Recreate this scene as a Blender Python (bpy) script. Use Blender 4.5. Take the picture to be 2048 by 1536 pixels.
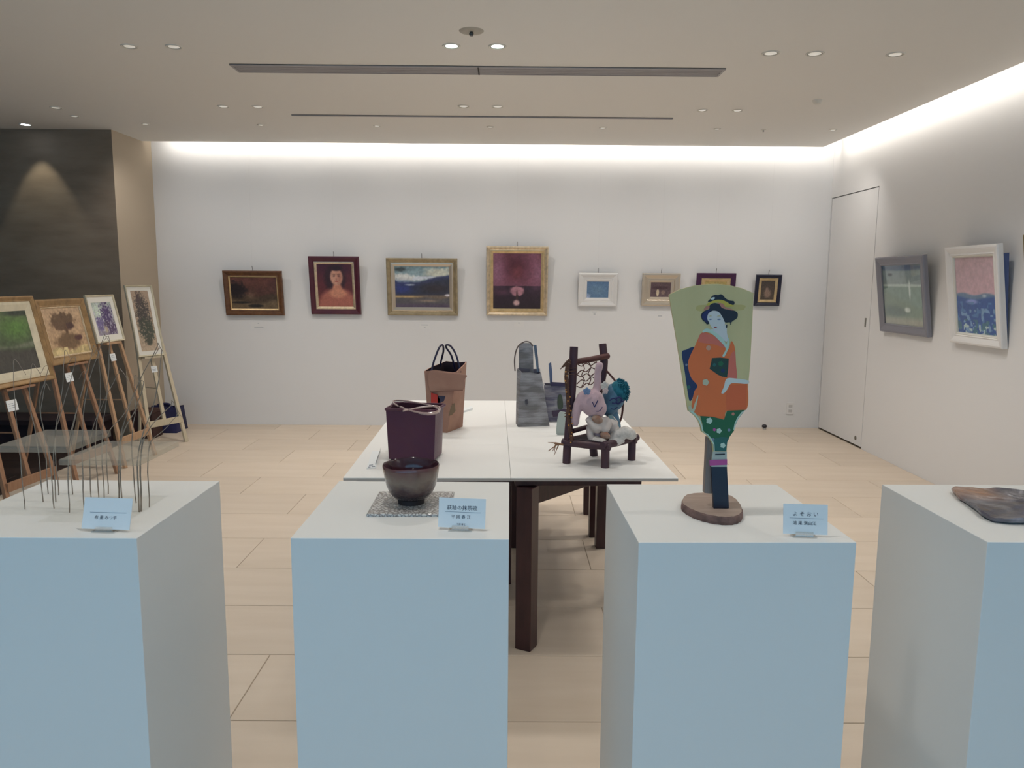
import bpy, bmesh, math, random
import numpy as np
from mathutils import Vector, Matrix
from mathutils.geometry import tessellate_polygon

random.seed(7)
RNG = np.random.default_rng(11)
PI = math.pi
scene = bpy.context.scene
COL = scene.collection
for _o in list(bpy.data.objects):
    bpy.data.objects.remove(_o)

# ------------------------------------------------------------------ camera
FPX, PITCH, YAW, ROLL, CAMH = 1523.3, -0.1349, 0.0059, 0.0074, 1.4695
_f = Vector((math.sin(YAW) * math.cos(PITCH), math.cos(YAW) * math.cos(PITCH), math.sin(PITCH)))
_r0 = Vector((math.cos(YAW), -math.sin(YAW), 0))
_u0 = _r0.cross(_f)
CR = _r0 * math.cos(ROLL) + _u0 * math.sin(ROLL)
CU = -_r0 * math.sin(ROLL) + _u0 * math.cos(ROLL)
CF = _f
CO = Vector((0, 0, CAMH))
cam_d = bpy.data.cameras.new('camera')
cam = bpy.data.objects.new('camera', cam_d)
COL.objects.link(cam)
cam_d.sensor_width = 36
cam_d.lens = FPX / 2048 * 36
cam_d.clip_start = 0.05
cam.matrix_world = Matrix(((CR.x, CU.x, -CF.x, CO.x), (CR.y, CU.y, -CF.y, CO.y), (CR.z, CU.z, -CF.z, CO.z), (0, 0, 0, 1)))
scene.camera = cam

def ray(px, py):
    return CF + CR * ((px - 1024) / FPX) + CU * ((768 - py) / FPX)

def on_y(px, py, y):
    d = ray(px, py)
    return CO + d * ((y - CO.y) / d.y)

def on_z(px, py, z):
    d = ray(px, py)
    return CO + d * ((z - CO.z) / d.z)

def on_plane(px, py, p0, n):
    d = ray(px, py)
    return CO + d * ((p0 - CO).dot(n) / d.dot(n))

# ------------------------------------------------------------------ room size (metres)
XR, YB, HC, CX = 3.168, 7.64, 2.749, 0.183     # right wall, back wall, ceiling, width of the light cove
XL, YC = -3.47, 6.895                          # side return and front of the brown wall
XW, YF = -6.6, -2.6                            # far left wall, window wall behind the viewer
LID = HC + 0.30

# ------------------------------------------------------------------ world, lights, exposure
world = bpy.data.worlds.new('daylight')
scene.world = world
world.use_nodes = True
bg = world.node_tree.nodes['Background']
bg.inputs[0].default_value = (0.32, 0.69, 1.04, 1)
bg.inputs[1].default_value = 1.22

vs = scene.view_settings
vs.view_transform = 'Standard'
vs.look = 'None'
vs.gamma = 1
vs.use_curve_mapping = False
vs.exposure = 0.12

def area(name, loc, rot, sx, sy, e, col, portal=False, spread=None):
    l = bpy.data.lights.new(name, 'AREA')
    l.shape = 'RECTANGLE'
    l.size, l.size_y, l.energy, l.color = sx, sy, e, col
    if portal:
        l.cycles.is_portal = True
    if spread:
        l.spread = spread
    o = bpy.data.objects.new(name, l)
    o.location, o.rotation_euler = loc, rot
    COL.objects.link(o)
    return o

WARM = (1.0, 0.94, 0.85)
DOWN = (1.0, 0.95, 0.89)
area('window_portal', (-1.7, YF - 0.12, 1.25), (PI / 2, 0, PI), 8.6, 2.3, 1, (1, 1, 1), portal=True)
# light strips lying on the edge of the ceiling slab, turned to the walls
area('cove_strip_back', (-0.10, YB - CX + 0.004, HC + 0.035), (PI / 2, 0, 0), 6.4, 0.03, 13, WARM)
area('cove_strip_right', (XR - CX + 0.004, 3.4, HC + 0.035), (PI / 2, 0, -PI / 2), 8.0, 0.03, 16, WARM)

# ------------------------------------------------------------------ helpers: meshes
def srgb(r, g, b):
    return tuple(((c / 255) / 12.92 if c / 255 <= 0.04045 else ((c / 255 + 0.055) / 1.055) ** 2.4) for c in (r, g, b))

def geo(): return [[], []]

def add(g, vs_, fs):
    n = len(g[0])
    g[0].extend([tuple(v) for v in vs_])
    g[1].extend([tuple(i + n for i in f) for f in fs])
    return g

def box(x0, x1, y0, y1, z0, z1, g=None):
    g = g or geo()
    v = [(x, y, z) for z in (z0, z1) for y in (y0, y1) for x in (x0, x1)]
    return add(g, v, [(0, 2, 3, 1), (4, 5, 7, 6), (0, 1, 5, 4), (2, 6, 7, 3), (0, 4, 6, 2), (1, 3, 7, 5)])

def bar(a, b, w, d=None, up=(0, 0, 1), g=None, w2=None, d2=None):
    """rectangular bar from a to b"""
    g = g or geo()
    d = d or w
    w2 = w2 or w
    d2 = d2 or d
    a, b, up = Vector(a), Vector(b), Vector(up)
    t = (b - a).normalized()
    s = t.cross(up)
    if s.length < 1e-4:
        s = t.cross(Vector((1, 0, 0)))
    s.normalize()
    u = s.cross(t)
    v = []
    for p, ww, dd in ((a, w, d), (b, w2, d2)):
        for i, j in ((-1, -1), (1, -1), (1, 1), (-1, 1)):
            v.append(p + s * (i * ww / 2) + u * (j * dd / 2))
    return add(g, v, [(0, 1, 2, 3), (7, 6, 5, 4), (0, 4, 5, 1), (1, 5, 6, 2), (2, 6, 7, 3), (3, 7, 4, 0)])

def tube(pts, rad, n=8, g=None, cap=True, flat=1.0):
    g = g or geo()
    pts = [Vector(p) for p in pts]
    m = len(pts)
    rr = rad if isinstance(rad, (list, tuple)) else [rad] * m
    v = []
    prev = None
    for i, p in enumerate(pts):
        t = (pts[min(i + 1, m - 1)] - pts[max(i - 1, 0)]).normalized()
        if prev is None:
            s = t.cross(Vector((0, 0, 1)))
            if s.length < 1e-3:
                s = t.cross(Vector((1, 0, 0)))
        else:
            s = prev - t * prev.dot(t)
        s.normalize()
        prev = s
        u = t.cross(s)
        for k in range(n):
            a = 2 * PI * k / n
            v.append(p + s * (math.cos(a) * rr[i]) + u * (math.sin(a) * rr[i] * flat))
    f = []
    for i in range(m - 1):
        for k in range(n):
            f.append((i * n + k, i * n + (k + 1) % n, (i + 1) * n + (k + 1) % n, (i + 1) * n + k))
    if cap:
        f.append(tuple(range(n - 1, -1, -1)))
        f.append(tuple((m - 1) * n + k for k in range(n)))
    return add(g, v, f)

def lathe(prof, n=40, c=(0, 0, 0), g=None):
    g = g or geo()
    v = []
    for r, z in prof:
        for k in range(n):
            a = 2 * PI * k / n
            v.append((c[0] + r * math.cos(a), c[1] + r * math.sin(a), c[2] + z))
    f = []
    for i in range(len(prof) - 1):
        for k in range(n):
            f.append((i * n + k, i * n + (k + 1) % n, (i + 1) * n + (k + 1) % n, (i + 1) * n + k))
    return add(g, v, f)

def ball(c, r, n=16, m=10, g=None, rot=None):
    g = g or geo()
    r = r if isinstance(r, (list, tuple)) else (r, r, r)
    M = rot or Matrix.Identity(3)
    v, f = [], []
    for i in range(m + 1):
        t = PI * i / m
        for k in range(n):
            a = 2 * PI * k / n
            v.append(Vector(c) + M @ Vector((r[0] * math.sin(t) * math.cos(a), r[1] * math.sin(t) * math.sin(a), r[2] * math.cos(t))))
    for i in range(m):
        for k in range(n):
            f.append((i * n + k, (i + 1) * n + k, (i + 1) * n + (k + 1) % n, i * n + (k + 1) % n))
    return add(g, v, f)

def prism(pts, dvec, g=None):
    """closed planar outline (3D points) pushed along dvec"""
    g = g or geo()
    pts = [Vector(p) for p in pts]
    n = len(pts)
    d = Vector(dvec)
    v = pts + [p + d for p in pts]
    tri = tessellate_polygon([pts])
    f = [tuple(t) for t in tri] + [tuple(i + n for i in reversed(t)) for t in tri]
    f += [(i, (i + 1) % n, (i + 1) % n + n, i + n) for i in range(n)]
    return add(g, v, f)

def flat(pts, g=None):
    g = g or geo()
    pts = [Vector(p) for p in pts]
    return add(g, pts, [tuple(t) for t in tessellate_polygon([pts])])

def spline(pts, k=6, closed=True):
    P = [Vector(p) for p in pts]
    n = len(P)
    out = []
    for i in range(n if closed else n - 1):
        p0 = P[(i - 1) % n] if closed else P[max(i - 1, 0)]
        p1, p2 = P[i], P[(i + 1) % n]
        p3 = P[(i + 2) % n] if closed else P[min(i + 2, n - 1)]
        for j in range(k):
            t = j / k
            out.append(0.5 * ((2 * p1) + (p2 - p0) * t + (2 * p0 - 5 * p1 + 4 * p2 - p3) * t * t + (3 * p1 - p0 - 3 * p2 + p3) * t ** 3))
    if not closed:
        out.append(P[-1])
    return out

def shift(g, v):
    g[0] = [(p[0] + v[0], p[1] + v[1], p[2] + v[2]) for p in g[0]]
    return g

def xform(g, M):
    g[0] = [tuple(M @ Vector(p)) for p in g[0]]
    return g

def mesh(name, g, mats, smooth=False, fix=True):
    me = bpy.data.meshes.new(name)
    me.from_pydata([tuple(v) for v in g[0]], [], g[1])
    if fix:
        bm = bmesh.new()
        bm.from_mesh(me)
        bmesh.ops.recalc_face_normals(bm, faces=bm.faces)
        bm.to_mesh(me)
        bm.free()
    for m in (mats if isinstance(mats, (list, tuple)) else [mats]):
        me.materials.append(m)
    if smooth:
        me.shade_smooth()
        me.set_sharp_from_angle(angle=math.radians(38))
    me.update()
    return me

def obj(name, g, mat_, parent=None, smooth=False, loc=None, rot=None, label=None, cat=None, group=None, kind=None, bevel=0, fix=True):
    me = g if isinstance(g, bpy.types.Mesh) else mesh(name, g, mat_, smooth, fix)
    o = bpy.data.objects.new(name, me)
    COL.objects.link(o)
    if parent:
        o.parent = parent
    if loc is not None:
        o.location = loc
    if rot is not None:
        o.rotation_euler = rot
    if bevel:
        b = o.modifiers.new('edge', 'BEVEL')
        b.width, b.segments, b.limit_method, b.angle_limit = bevel, 2, 'ANGLE', math.radians(40)
    tag(o, label, cat, group, kind)
    return o

def tag(o, label=None, cat=None, group=None, kind=None):
    if label: o['label'] = label
    if cat: o['category'] = cat
    if group: o['group'] = group
    if kind: o['kind'] = kind
    return o

def thing(name, label, cat, loc=(0, 0, 0), rot=(0, 0, 0), group=None):
    o = bpy.data.objects.new(name, None)
    COL.objects.link(o)
    o.empty_display_size = 0.05
    o.location, o.rotation_euler = loc, rot
    return tag(o, label, cat, group)

def copy_tree(o, parent=None):
    c = o.copy()
    COL.objects.link(c)
    c.parent = parent
    for ch in list(o.children):
        copy_tree(ch, c)
    return c

# ------------------------------------------------------------------ helpers: materials
MATS = {}
def mat(name, col, rough=0.6, metal=0.0, noise=0.0, nscale=20, bump=0.0, bscale=60, col2=None, spec=0.5, sheen=0, coat=0, emit=None, estr=0, stretch=None, rnd=0.0):
    if name in MATS: return MATS[name]
    m = bpy.data.materials.new(name)
    m.use_nodes = True
    nt = m.node_tree
    N, L = nt.nodes, nt.links
    b = N['Principled BSDF']
    b.inputs['Roughness'].default_value = rough
    b.inputs['Metallic'].default_value = metal
    b.inputs['Specular IOR Level'].default_value = spec
    b.inputs['Base Color'].default_value = (*col, 1)
    if sheen: b.inputs['Sheen Weight'].default_value = sheen
    if coat: b.inputs['Coat Weight'].default_value = coat
    if emit:
        b.inputs['Emission Color'].default_value = (*emit, 1)
        b.inputs['Emission Strength'].default_value = estr
    tc = None
    if noise or bump or col2:
        tc = N.new('ShaderNodeTexCoord')
        mp = N.new('ShaderNodeMapping')
        L.new(tc.outputs['Object'], mp.inputs[0])
        if stretch: mp.inputs['Scale'].default_value = stretch
    if noise or col2:
        nz = N.new('ShaderNodeTexNoise')
        nz.inputs['Scale'].default_value = nscale
        nz.inputs['Detail'].default_value = 6
        L.new(mp.outputs[0], nz.inputs['Vector'])
        rp = N.new('ShaderNodeValToRGB')
        c2 = col2 or tuple(max(0, c * (1 - noise)) for c in col)
        c1 = col if col2 else tuple(min(1, c * (1 + noise)) for c in col)
        rp.color_ramp.elements[0].position = 0.3
        rp.color_ramp.elements[1].position = 0.7
        rp.color_ramp.elements[0].color = (*c2, 1)
        rp.color_ramp.elements[1].color = (*c1, 1)
        L.new(nz.outputs['Fac'], rp.inputs[0])
        src = rp.outputs[0]
        if rnd:
            oi = N.new('ShaderNodeObjectInfo')
            mr = N.new('ShaderNodeMapRange')
            mr.inputs['To Min'].default_value = 1 - rnd
            mr.inputs['To Max'].default_value = 1 + rnd
            L.new(oi.outputs['Random'], mr.inputs['Value'])
            hs = N.new('ShaderNodeHueSaturation')
            L.new(mr.outputs[0], hs.inputs['Value'])
            L.new(src, hs.inputs['Color'])
            src = hs.outputs[0]
        L.new(src, b.inputs['Base Color'])
    if bump:
        n2 = N.new('ShaderNodeTexNoise')
        n2.inputs['Scale'].default_value = bscale
        n2.inputs['Detail'].default_value = 5
        L.new(mp.outputs[0], n2.inputs['Vector'])
        bp = N.new('ShaderNodeBump')
        bp.inputs['Strength'].default_value = bump
        bp.inputs['Distance'].default_value = 0.004
        L.new(n2.outputs['Fac'], bp.inputs['Height'])
        L.new(bp.outputs[0], b.inputs['Normal'])
    MATS[name] = m
    return m

def vmat(name, rough=0.6, bump=0.0, bscale=80):
    """colour painted on the surface itself (stored per vertex by the little painter below)"""
    if name in MATS: return MATS[name]
    m = mat(name, (0.5, 0.5, 0.5), rough, bump=bump, bscale=bscale)
    a = m.node_tree.nodes.new('ShaderNodeVertexColor')
    a.layer_name = 'Col'
    m.node_tree.links.new(a.outputs[0], m.node_tree.nodes['Principled BSDF'].inputs['Base Color'])
    return m

def clear_mat(name, tint, rough, see, ior=1.49, haze=None):
    m = bpy.data.materials.new(name)
    m.use_nodes = True
    nt = m.node_tree
    N, L = nt.nodes, nt.links
    N.remove(N['Principled BSDF'])
    tr = N.new('ShaderNodeBsdfTransparent')
    tr.inputs[0].default_value = (*tint, 1)
    gl = N.new('ShaderNodeBsdfGlossy')
    gl.inputs['Color'].default_value = (*tint, 1)
    gl.inputs['Roughness'].default_value = rough
    if haze:      # milky diffuse surface instead of the glossy one
        gl = N.new('ShaderNodeBsdfPrincipled')
        gl.inputs['Base Color'].default_value = (*haze, 1)
        gl.inputs['Roughness'].default_value = rough
    lw = N.new('ShaderNodeFresnel')
    lw.inputs[0].default_value = ior
    ma = N.new('ShaderNodeMath')
    ma.operation = 'ADD'
    ma.inputs[1].default_value = 1 - see
    ma.use_clamp = True
    L.new(lw.outputs[0], ma.inputs[0])
    cap = N.new('ShaderNodeMath')          # never fully reflecting, also where a ray leaves the sheet
    cap.operation = 'MINIMUM'
    cap.inputs[1].default_value = 0.30 if haze else 0.45
    L.new(ma.outputs[0], cap.inputs[0])
    mx = N.new('ShaderNodeMixShader')
    L.new(cap.outputs[0], mx.inputs[0])
    L.new(tr.outputs[0], mx.inputs[1])
    L.new(gl.outputs[0], mx.inputs[2])
    L.new(mx.outputs[0], N['Material Output'].inputs[0])
    MATS[name] = m
    return m

M_wall = mat('wall_paint', (0.79, 0.785, 0.785), 0.85, bump=0.05, bscale=220, spec=0.2)
M_ceil = mat('ceiling_paint', (0.82, 0.80, 0.76), 0.9, spec=0.1, bump=0.03, bscale=200)
M_brown = mat('brown_wall', (0.28, 0.225, 0.17), 0.7, col2=(0.22, 0.17, 0.125), nscale=3, spec=0.3, bump=0.1, bscale=40, stretch=(1, 1, 4))
M_tile = mat('travertine_tile', (0.66, 0.56, 0.455), 0.42, col2=(0.60, 0.50, 0.395), nscale=2.2, bump=0.02, bscale=40, stretch=(0.6, 5, 1), rnd=0.05, spec=0.4)
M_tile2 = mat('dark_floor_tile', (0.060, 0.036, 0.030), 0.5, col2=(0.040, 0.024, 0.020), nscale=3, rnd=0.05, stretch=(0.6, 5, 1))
M_grout = mat('floor_joint', (0.36, 0.29, 0.22), 0.9)
M_gap = mat('dark_gap', (0.05, 0.045, 0.04), 0.9)
M_ped = mat('pedestal_paint', (0.80, 0.80, 0.775), 0.55, bump=0.02, bscale=120, spec=0.35)
M_board = mat('white_board', (0.82, 0.82, 0.80), 0.5, spec=0.4)
M_edge = mat('board_edge', (0.5, 0.48, 0.46), 0.6)
M_mahog = mat('mahogany', (0.055, 0.018, 0.020), 0.35, col2=(0.03, 0.010, 0.013), nscale=8, stretch=(6, 6, 1))
M_white = mat('white_plastic', (0.8, 0.8, 0.78), 0.4)
M_metal = mat('brushed_metal', (0.45, 0.44, 0.42), 0.35, 1.0)
M_dark = mat('dark_plastic', (0.02, 0.02, 0.03), 0.4)
M_wire = mat('steel_wire', (0.25, 0.24, 0.23), 0.4, 0.8)
M_card = mat('white_card', (0.80, 0.83, 0.84), 0.6)
M_ink = mat('ink', (0.03, 0.035, 0.06), 0.7)
M_ink2 = mat('grey_ink', (0.16, 0.2, 0.26), 0.7)
M_glass = clear_mat('window_glass', (0.97, 0.985, 0.99), 0.02, 1.0, 1.1)
M_acryl = clear_mat('clear_acrylic', (0.93, 0.92, 0.88), 0.15, 0.94, haze=(0.66, 0.62, 0.55))
M_acryl2 = clear_mat('clear_plastic', (0.95, 0.96, 0.96), 0.08, 0.7)

# ------------------------------------------------------------------ the setting
# floor: base with stone tiles in running bond
floor = obj('floor', box(XW, XR + 0.05, YF, YB + 0.05, -0.12, -0.003), M_grout, kind='structure')
TL, TW, GAP = 0.91, 0.4545, 0.0035
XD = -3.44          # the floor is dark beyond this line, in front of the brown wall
tile_cache = {}
row = 0
y = 2.386 - TW * 11
while y < YB:
    off = -0.93 + (TL / 2 if row % 2 == 0 else 0)
    x = off - TL * 7
    while x < XR:
        y0, y1 = max(y, YF), min(y + TW, YB)
        a_, b_ = max(x, XW), min(x + TL, XR)
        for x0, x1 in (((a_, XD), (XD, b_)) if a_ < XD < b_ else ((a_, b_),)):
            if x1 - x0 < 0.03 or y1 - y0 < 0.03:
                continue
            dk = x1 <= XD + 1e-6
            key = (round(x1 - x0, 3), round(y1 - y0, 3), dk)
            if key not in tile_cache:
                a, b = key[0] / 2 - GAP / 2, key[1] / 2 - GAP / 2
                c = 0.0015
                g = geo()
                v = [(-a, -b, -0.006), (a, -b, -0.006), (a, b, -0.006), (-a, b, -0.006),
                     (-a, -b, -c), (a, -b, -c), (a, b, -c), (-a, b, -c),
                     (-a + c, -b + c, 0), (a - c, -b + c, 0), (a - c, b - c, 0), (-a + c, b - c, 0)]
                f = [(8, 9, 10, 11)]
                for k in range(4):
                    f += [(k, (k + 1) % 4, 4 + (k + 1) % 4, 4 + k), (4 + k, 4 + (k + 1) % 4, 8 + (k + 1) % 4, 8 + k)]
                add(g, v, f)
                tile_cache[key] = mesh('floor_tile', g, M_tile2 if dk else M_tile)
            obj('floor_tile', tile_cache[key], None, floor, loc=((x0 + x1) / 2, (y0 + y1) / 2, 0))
        x += TL
    y += TW
    row += 1

obj('wall_back', box(XL - 0.2, XR + 0.2, YB, YB + 0.15, -0.05, LID), M_wall, kind='structure')
# brown wall to the left; its white side return has shade painted in as beige
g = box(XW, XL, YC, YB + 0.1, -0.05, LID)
M_wall_shade = mat('wall_shade', (0.50, 0.42, 0.32), 0.85, bump=0.05, bscale=200)
wb = obj('wall_alcove', g, [M_wall_shade, M_brown], kind='structure')
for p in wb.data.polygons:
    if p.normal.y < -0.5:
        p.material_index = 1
obj('wall_left', box(XW - 0.15, XW, YF, YB, -0.05, LID), M_wall, kind='structure')

# right wall with the flush door
DY0, DY1, DZ = 6.665, 7.628, 2.295
g = box(XR, XR + 0.15, YF - 0.15, DY0, -0.05, LID)
box(XR, XR + 0.15, DY1, YB + 0.01, -0.05, LID, g)
box(XR, XR + 0.15, DY0, DY1, DZ, LID, g)
box(XR + 0.06, XR + 0.15, DY0, DY1, -0.05, DZ, g)
wr = obj('wall_right', g, [M_wall, M_gap], kind='structure')
for p in wr.data.polygons:
    c = p.center
    if DY0 - 0.001 <= c.y <= DY1 + 0.001 and c.z < DZ + 0.001 and c.x < XR + 0.07 and not (abs(c.x - XR) < 1e-4):
        p.material_index = 1
door = obj('door_1', box(XR + 0.001, XR + 0.045, DY0 + 0.009, DY1 - 0.016, 0.014, DZ - 0.009), M_wall, kind='structure', bevel=0.001)
g = box(XR - 0.003, XR + 0.004, 6.735, 6.757, 1.085, 1.165)
obj('door_pull', g, mat('pull_metal', (0.30, 0.28, 0.25), 0.4, 0.7), door)
g = lathe([(0.0, 0.006), (0.012, 0.006), (0.018, 0.003), (0.020, 0.0)], 20)
xform(g, Matrix.Rotation(-PI / 2, 3, 'Y'))
obj('door_lock', g, mat('lock_metal', (0.22, 0.20, 0.17), 0.4, 0.7), door, smooth=True, loc=(XR, 6.785, 0.075))

# window wall behind the viewer: daylight comes in here
wx0, wx1, wz0, wz1 = -6.0, 2.6, 0.1, 2.4
g = box(XW - 0.15, wx0, YF - 0.15, YF, -0.05, LID)
box(wx1, XR, YF - 0.15, YF, -0.05, LID, g)
box(wx0, wx1, YF - 0.15, YF, -0.05, wz0, g)
box(wx0, wx1, YF - 0.15, YF, wz1, LID, g)
obj('wall_front', g, M_wall, kind='structure')
win = obj('window_1', (lambda g: [box(wx0 + (wx1 - wx0) * i / 5 - 0.025, wx0 + (wx1 - wx0) * i / 5 + 0.025, YF - 0.10, YF - 0.05, wz0, wz1, g) for i in range(1, 5)][-1])(box(wx0, wx1, YF - 0.10, YF - 0.05, wz0, wz0 + 0.05)), M_metal, kind='structure')
for i in range(5):
    a, b = wx0 + (wx1 - wx0) * i / 5 + 0.025, wx0 + (wx1 - wx0) * (i + 1) / 5 - 0.025
    obj('window_pane', box(a, b, YF - 0.078, YF - 0.072, wz0 + 0.05, wz1), M_glass, win)

# ceiling slab that stops short of the back and right walls (light cove), with the lid above the cove
g = box(XW, XR - CX, YF, YC, HC, HC + 0.06)
box(XL, XR - CX, YC, YB - CX, HC, HC + 0.06, g)
obj('ceiling', g, M_ceil, kind='structure')
obj('ceiling_cove', box(XW - 0.15, XR + 0.2, YF - 0.15, YB + 0.15, LID, LID + 0.06), M_wall, kind='structure')

# ------------------------------------------------------------------ ceiling fittings
M_lens = mat('lit_lens', (0.9, 0.95, 0.9), 0.3, emit=(0.86, 1.0, 0.90), estr=3.0)
M_lens2 = mat('dim_lens', (0.8, 0.78, 0.7), 0.3, emit=(1.0, 0.95, 0.85), estr=0.28)
M_lens3 = mat('spot_lens', (0.9, 0.92, 1.0), 0.3, emit=(0.82, 0.9, 1.0), estr=14.0)
M_trim = mat('downlight_trim', (0.70, 0.67, 0.60), 0.5)
M_cup = mat('downlight_cup', (0.33, 0.31, 0.27), 0.4)

def lamp(x, y, e, col=DOWN, ang=115, blend=0.75, lr=0.05, rot=(0, 0, 0), z=HC - 0.03, parent=None):
    l = bpy.data.lights.new('downlight_lamp', 'SPOT')
    l.energy, l.color, l.spot_size, l.spot_blend, l.shadow_soft_size = e, col, math.radians(ang), blend, lr
    o = bpy.data.objects.new('downlight_lamp', l)
    o.location, o.rotation_euler = (x, y, z), rot
    COL.objects.link(o)
    return o

def downlight(x, y, r, lens, label, e=0, group=None, **k):
    t = thing('downlight', label, 'downlight', (x, y, HC), group=group)
    obj('trim', lathe([(r * 0.80, -0.001), (r * 0.84, -0.005), (r * 0.96, -0.005), (r, 0.001)], 28), M_trim, t, smooth=True)
    obj('cup', lathe([(r * 0.81, -0.0015), (r * 0.66, -0.0008), (r * 0.64, -0.0022)], 28), M_cup, t, smooth=True)
    obj('lens', lathe([(r * 0.66, -0.0022), (r * 0.45, -0.005), (0.0005, -0.006)], 28), lens, t, smooth=True)
    if e: lamp(x, y, e, **k)
    return t

for x, w_ in ((-0.321, 'the one nearer the easels'), (-0.068, 'the one nearer the door wall')):
    downlight(x, 4.41, 0.052, M_lens, 'bright glowing ceiling downlight beside the sprinkler disc, ' + w_, 22, 'glowing downlight pair')
for x, w_ in ((-2.12, 'nearer the easels'), (-1.873, 'nearer the long air slot')):
    downlight(x, 4.47, 0.046, M_lens2, 'dim round downlight over the easel side, ' + w_, 30, 'downlights above the easel side')
for x, w_ in ((1.469, 'nearest the air slot'), (1.718, 'middle one'), (2.172, 'nearest the right wall')):
    downlight(x, 4.49, 0.052, M_lens2, 'dim round downlight in the row of three by the right wall, ' + w_, 26, 'row of three downlights')
for x, w_ in ((-2.146, 'nearer the easels'), (-1.888, 'nearer the slit')):
    downlight(x, 5.95, 0.046, M_lens2, 'small pale downlight between the two air slots on the easel side, ' + w_, 28, 'downlights between the air slots')
for x, w_ in ((-0.34, 'nearer the easels'), (-0.088, 'nearer the door wall')):
    downlight(x, 5.875, 0.046, M_lens2, 'faint downlight just before the narrow ceiling slit, ' + w_, 18, 'downlights before the slit')
for x, w_ in ((1.449, 'nearer the slit end'), (1.714, 'nearer the door')):
    downlight(x, 5.937, 0.042, M_lens2, 'faint downlight between slit and smoke detector, ' + w_, 28, 'downlights towards the door')
for x, w_ in ((-3.047, 'above the tall plant picture'), (-2.08, 'between walnut landscape and portrait'), (-1.109, 'above the mountain landscape'), (-0.16, 'above the flower still life'), (0.786, 'above the wide white frame'), (1.749, 'above the dark purple frame'), (2.726, 'above the small navy frame')):
    downlight(x, 6.63, 0.032, M_lens2, 'tiny picture spotlight in the ceiling ' + w_, 16, 'picture spotlights along the back wall', ang=120, blend=1.0, rot=(math.radians(24), 0, 0), lr=0.03)
downlight(-3.449, 6.041, 0.045, M_lens2, 'round downlight with a greenish glint before the brown wall', 4)
downlight(-3.479, 6.344, 0.035, M_lens2, 'smaller round downlight between the greenish one and the brown wall', 3)
downlight(-4.093, 6.70, 0.050, M_lens3, 'brilliant white spotlight shining beside the brown wall', 9, ang=58, blend=0.5, lr=0.02, rot=(math.radians(10), 0, 0), col=(1, 0.93, 0.72))
# the same lamps go on over the pedestals (above the picture's upper edge)
for yy in (2.93, 1.42, -0.1):
    for x in (-2.0, -0.2, 1.6):
        downlight(x, yy, 0.052, M_lens2, 'round downlight in the ceiling over the pedestals', 27 if x == -0.2 else 18, 'downlights over the pedestals')
# sprinkler, sensors
t = thing('sprinkler', 'flat round sprinkler disc beside the glowing downlight pair', 'sprinkler', (-0.199, 4.155, HC))
obj('disc', lathe([(0.0005, -0.006), (0.04, -0.006), (0.062, -0.003), (0.066, 0.001)], 28), mat('sprinkler_disc', (0.42, 0.39, 0.33), 0.5), t, smooth=True)
obj('nozzle', lathe([(0.0005, -0.024), (0.010, -0.024), (0.013, -0.014), (0.008, -0.005)], 14), mat('sprinkler_nozzle', (0.10, 0.09, 0.08), 0.4, 0.5), t, smooth=True)
obj('detector', lathe([(0.0005, -0.03), (0.022, -0.028), (0.032, -0.012), (0.036, 0.001)], 20), M_trim, None, smooth=True, loc=(2.175, 5.587, HC), label='small round smoke detector alone on the ceiling near the right wall', cat='detector')
t = thing('sprinkler', 'tiny sprinkler head between two picture spotlights near the corner', 'sprinkler', (2.146, 6.65, HC))
obj('plate', lathe([(0.0005, -0.005), (0.02, -0.004), (0.024, 0.001)], 16), M_trim, t, smooth=True)
obj('nozzle', lathe([(0.0005, -0.02), (0.006, -0.02), (0.006, -0.003)], 10), M_metal, t, smooth=True)

# slot diffusers
M_slat = mat('vent_slat', (0.36, 0.34, 0.34), 0.5)
M_slot = mat('vent_dark', (0.035, 0.033, 0.04), 0.7)
def vent(x0, x1, y0, y1, n, label, joint=None):
    t = thing('air_vent', label, 'vent', ((x0 + x1) / 2, (y0 + y1) / 2, HC))
    a, b = (x1 - x0) / 2, (y1 - y0) / 2
    obj('backing', box(-a, a, -b, b, -0.003, 0.001), M_slot, t)
    fw = min(0.014, b * 0.35)
    g = box(-a, a, -b, -b + fw, -0.009, 0)
    box(-a, a, b - fw, b, -0.009, 0, g)
    box(-a, -a + fw, -b + fw, b - fw, -0.009, 0, g)
    box(a - fw, a, -b + fw, b - fw, -0.009, 0, g)
    obj('vent_frame', g, M_slat, t)
    for i in range(n):
        yy = -b + fw + (2 * b - 2 * fw) * (i + 0.5) / n
        g = bar((-a + fw, yy, -0.005), (a - fw, yy, -0.005), 0.016, 0.004, up=(0, 0.25, 1))
        obj('slat', g, M_slat, t)
    if joint is not None:
        xx = joint - (x0 + x1) / 2
        obj('joint', box(xx - 0.004, xx + 0.004, -b + 0.002, b - 0.002, -0.0105, -0.003), M_gap, t)
vent(-1.686, 1.305, 4.803, 4.972, 4, 'long grey slot air vent with several slats across the ceiling', -0.19)
vent(-1.71, 1.288, 6.212, 6.230, 0, 'narrow dark ceiling slit parallel to the long slatted vent')

# ------------------------------------------------------------------ pedestals
def pedestal(x, d, a, label):
    t = thing('pedestal', label, 'pedestal', (x, d, 0), (0, 0, a), 'white display pedestals')
    obj('plinth_body', box(0, 0.4, 0, 0.4, 0.0, 1.0), M_ped, t, bevel=0.0012)
    return t
pedestal(-1.0732, 1.3402, -0.0025, 'white square pedestal under the clear plates on thin rods')
pedestal(-0.3954, 1.3451, -0.0027, 'white square pedestal carrying the dark tea bowl')
pedestal(0.2399, 1.3304, 0.0173, 'white square pedestal carrying the painted wooden paddle')
pedestal(0.8836, 1.3430, -0.0012, 'white square pedestal under the dark leaf-shaped plate')

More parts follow.
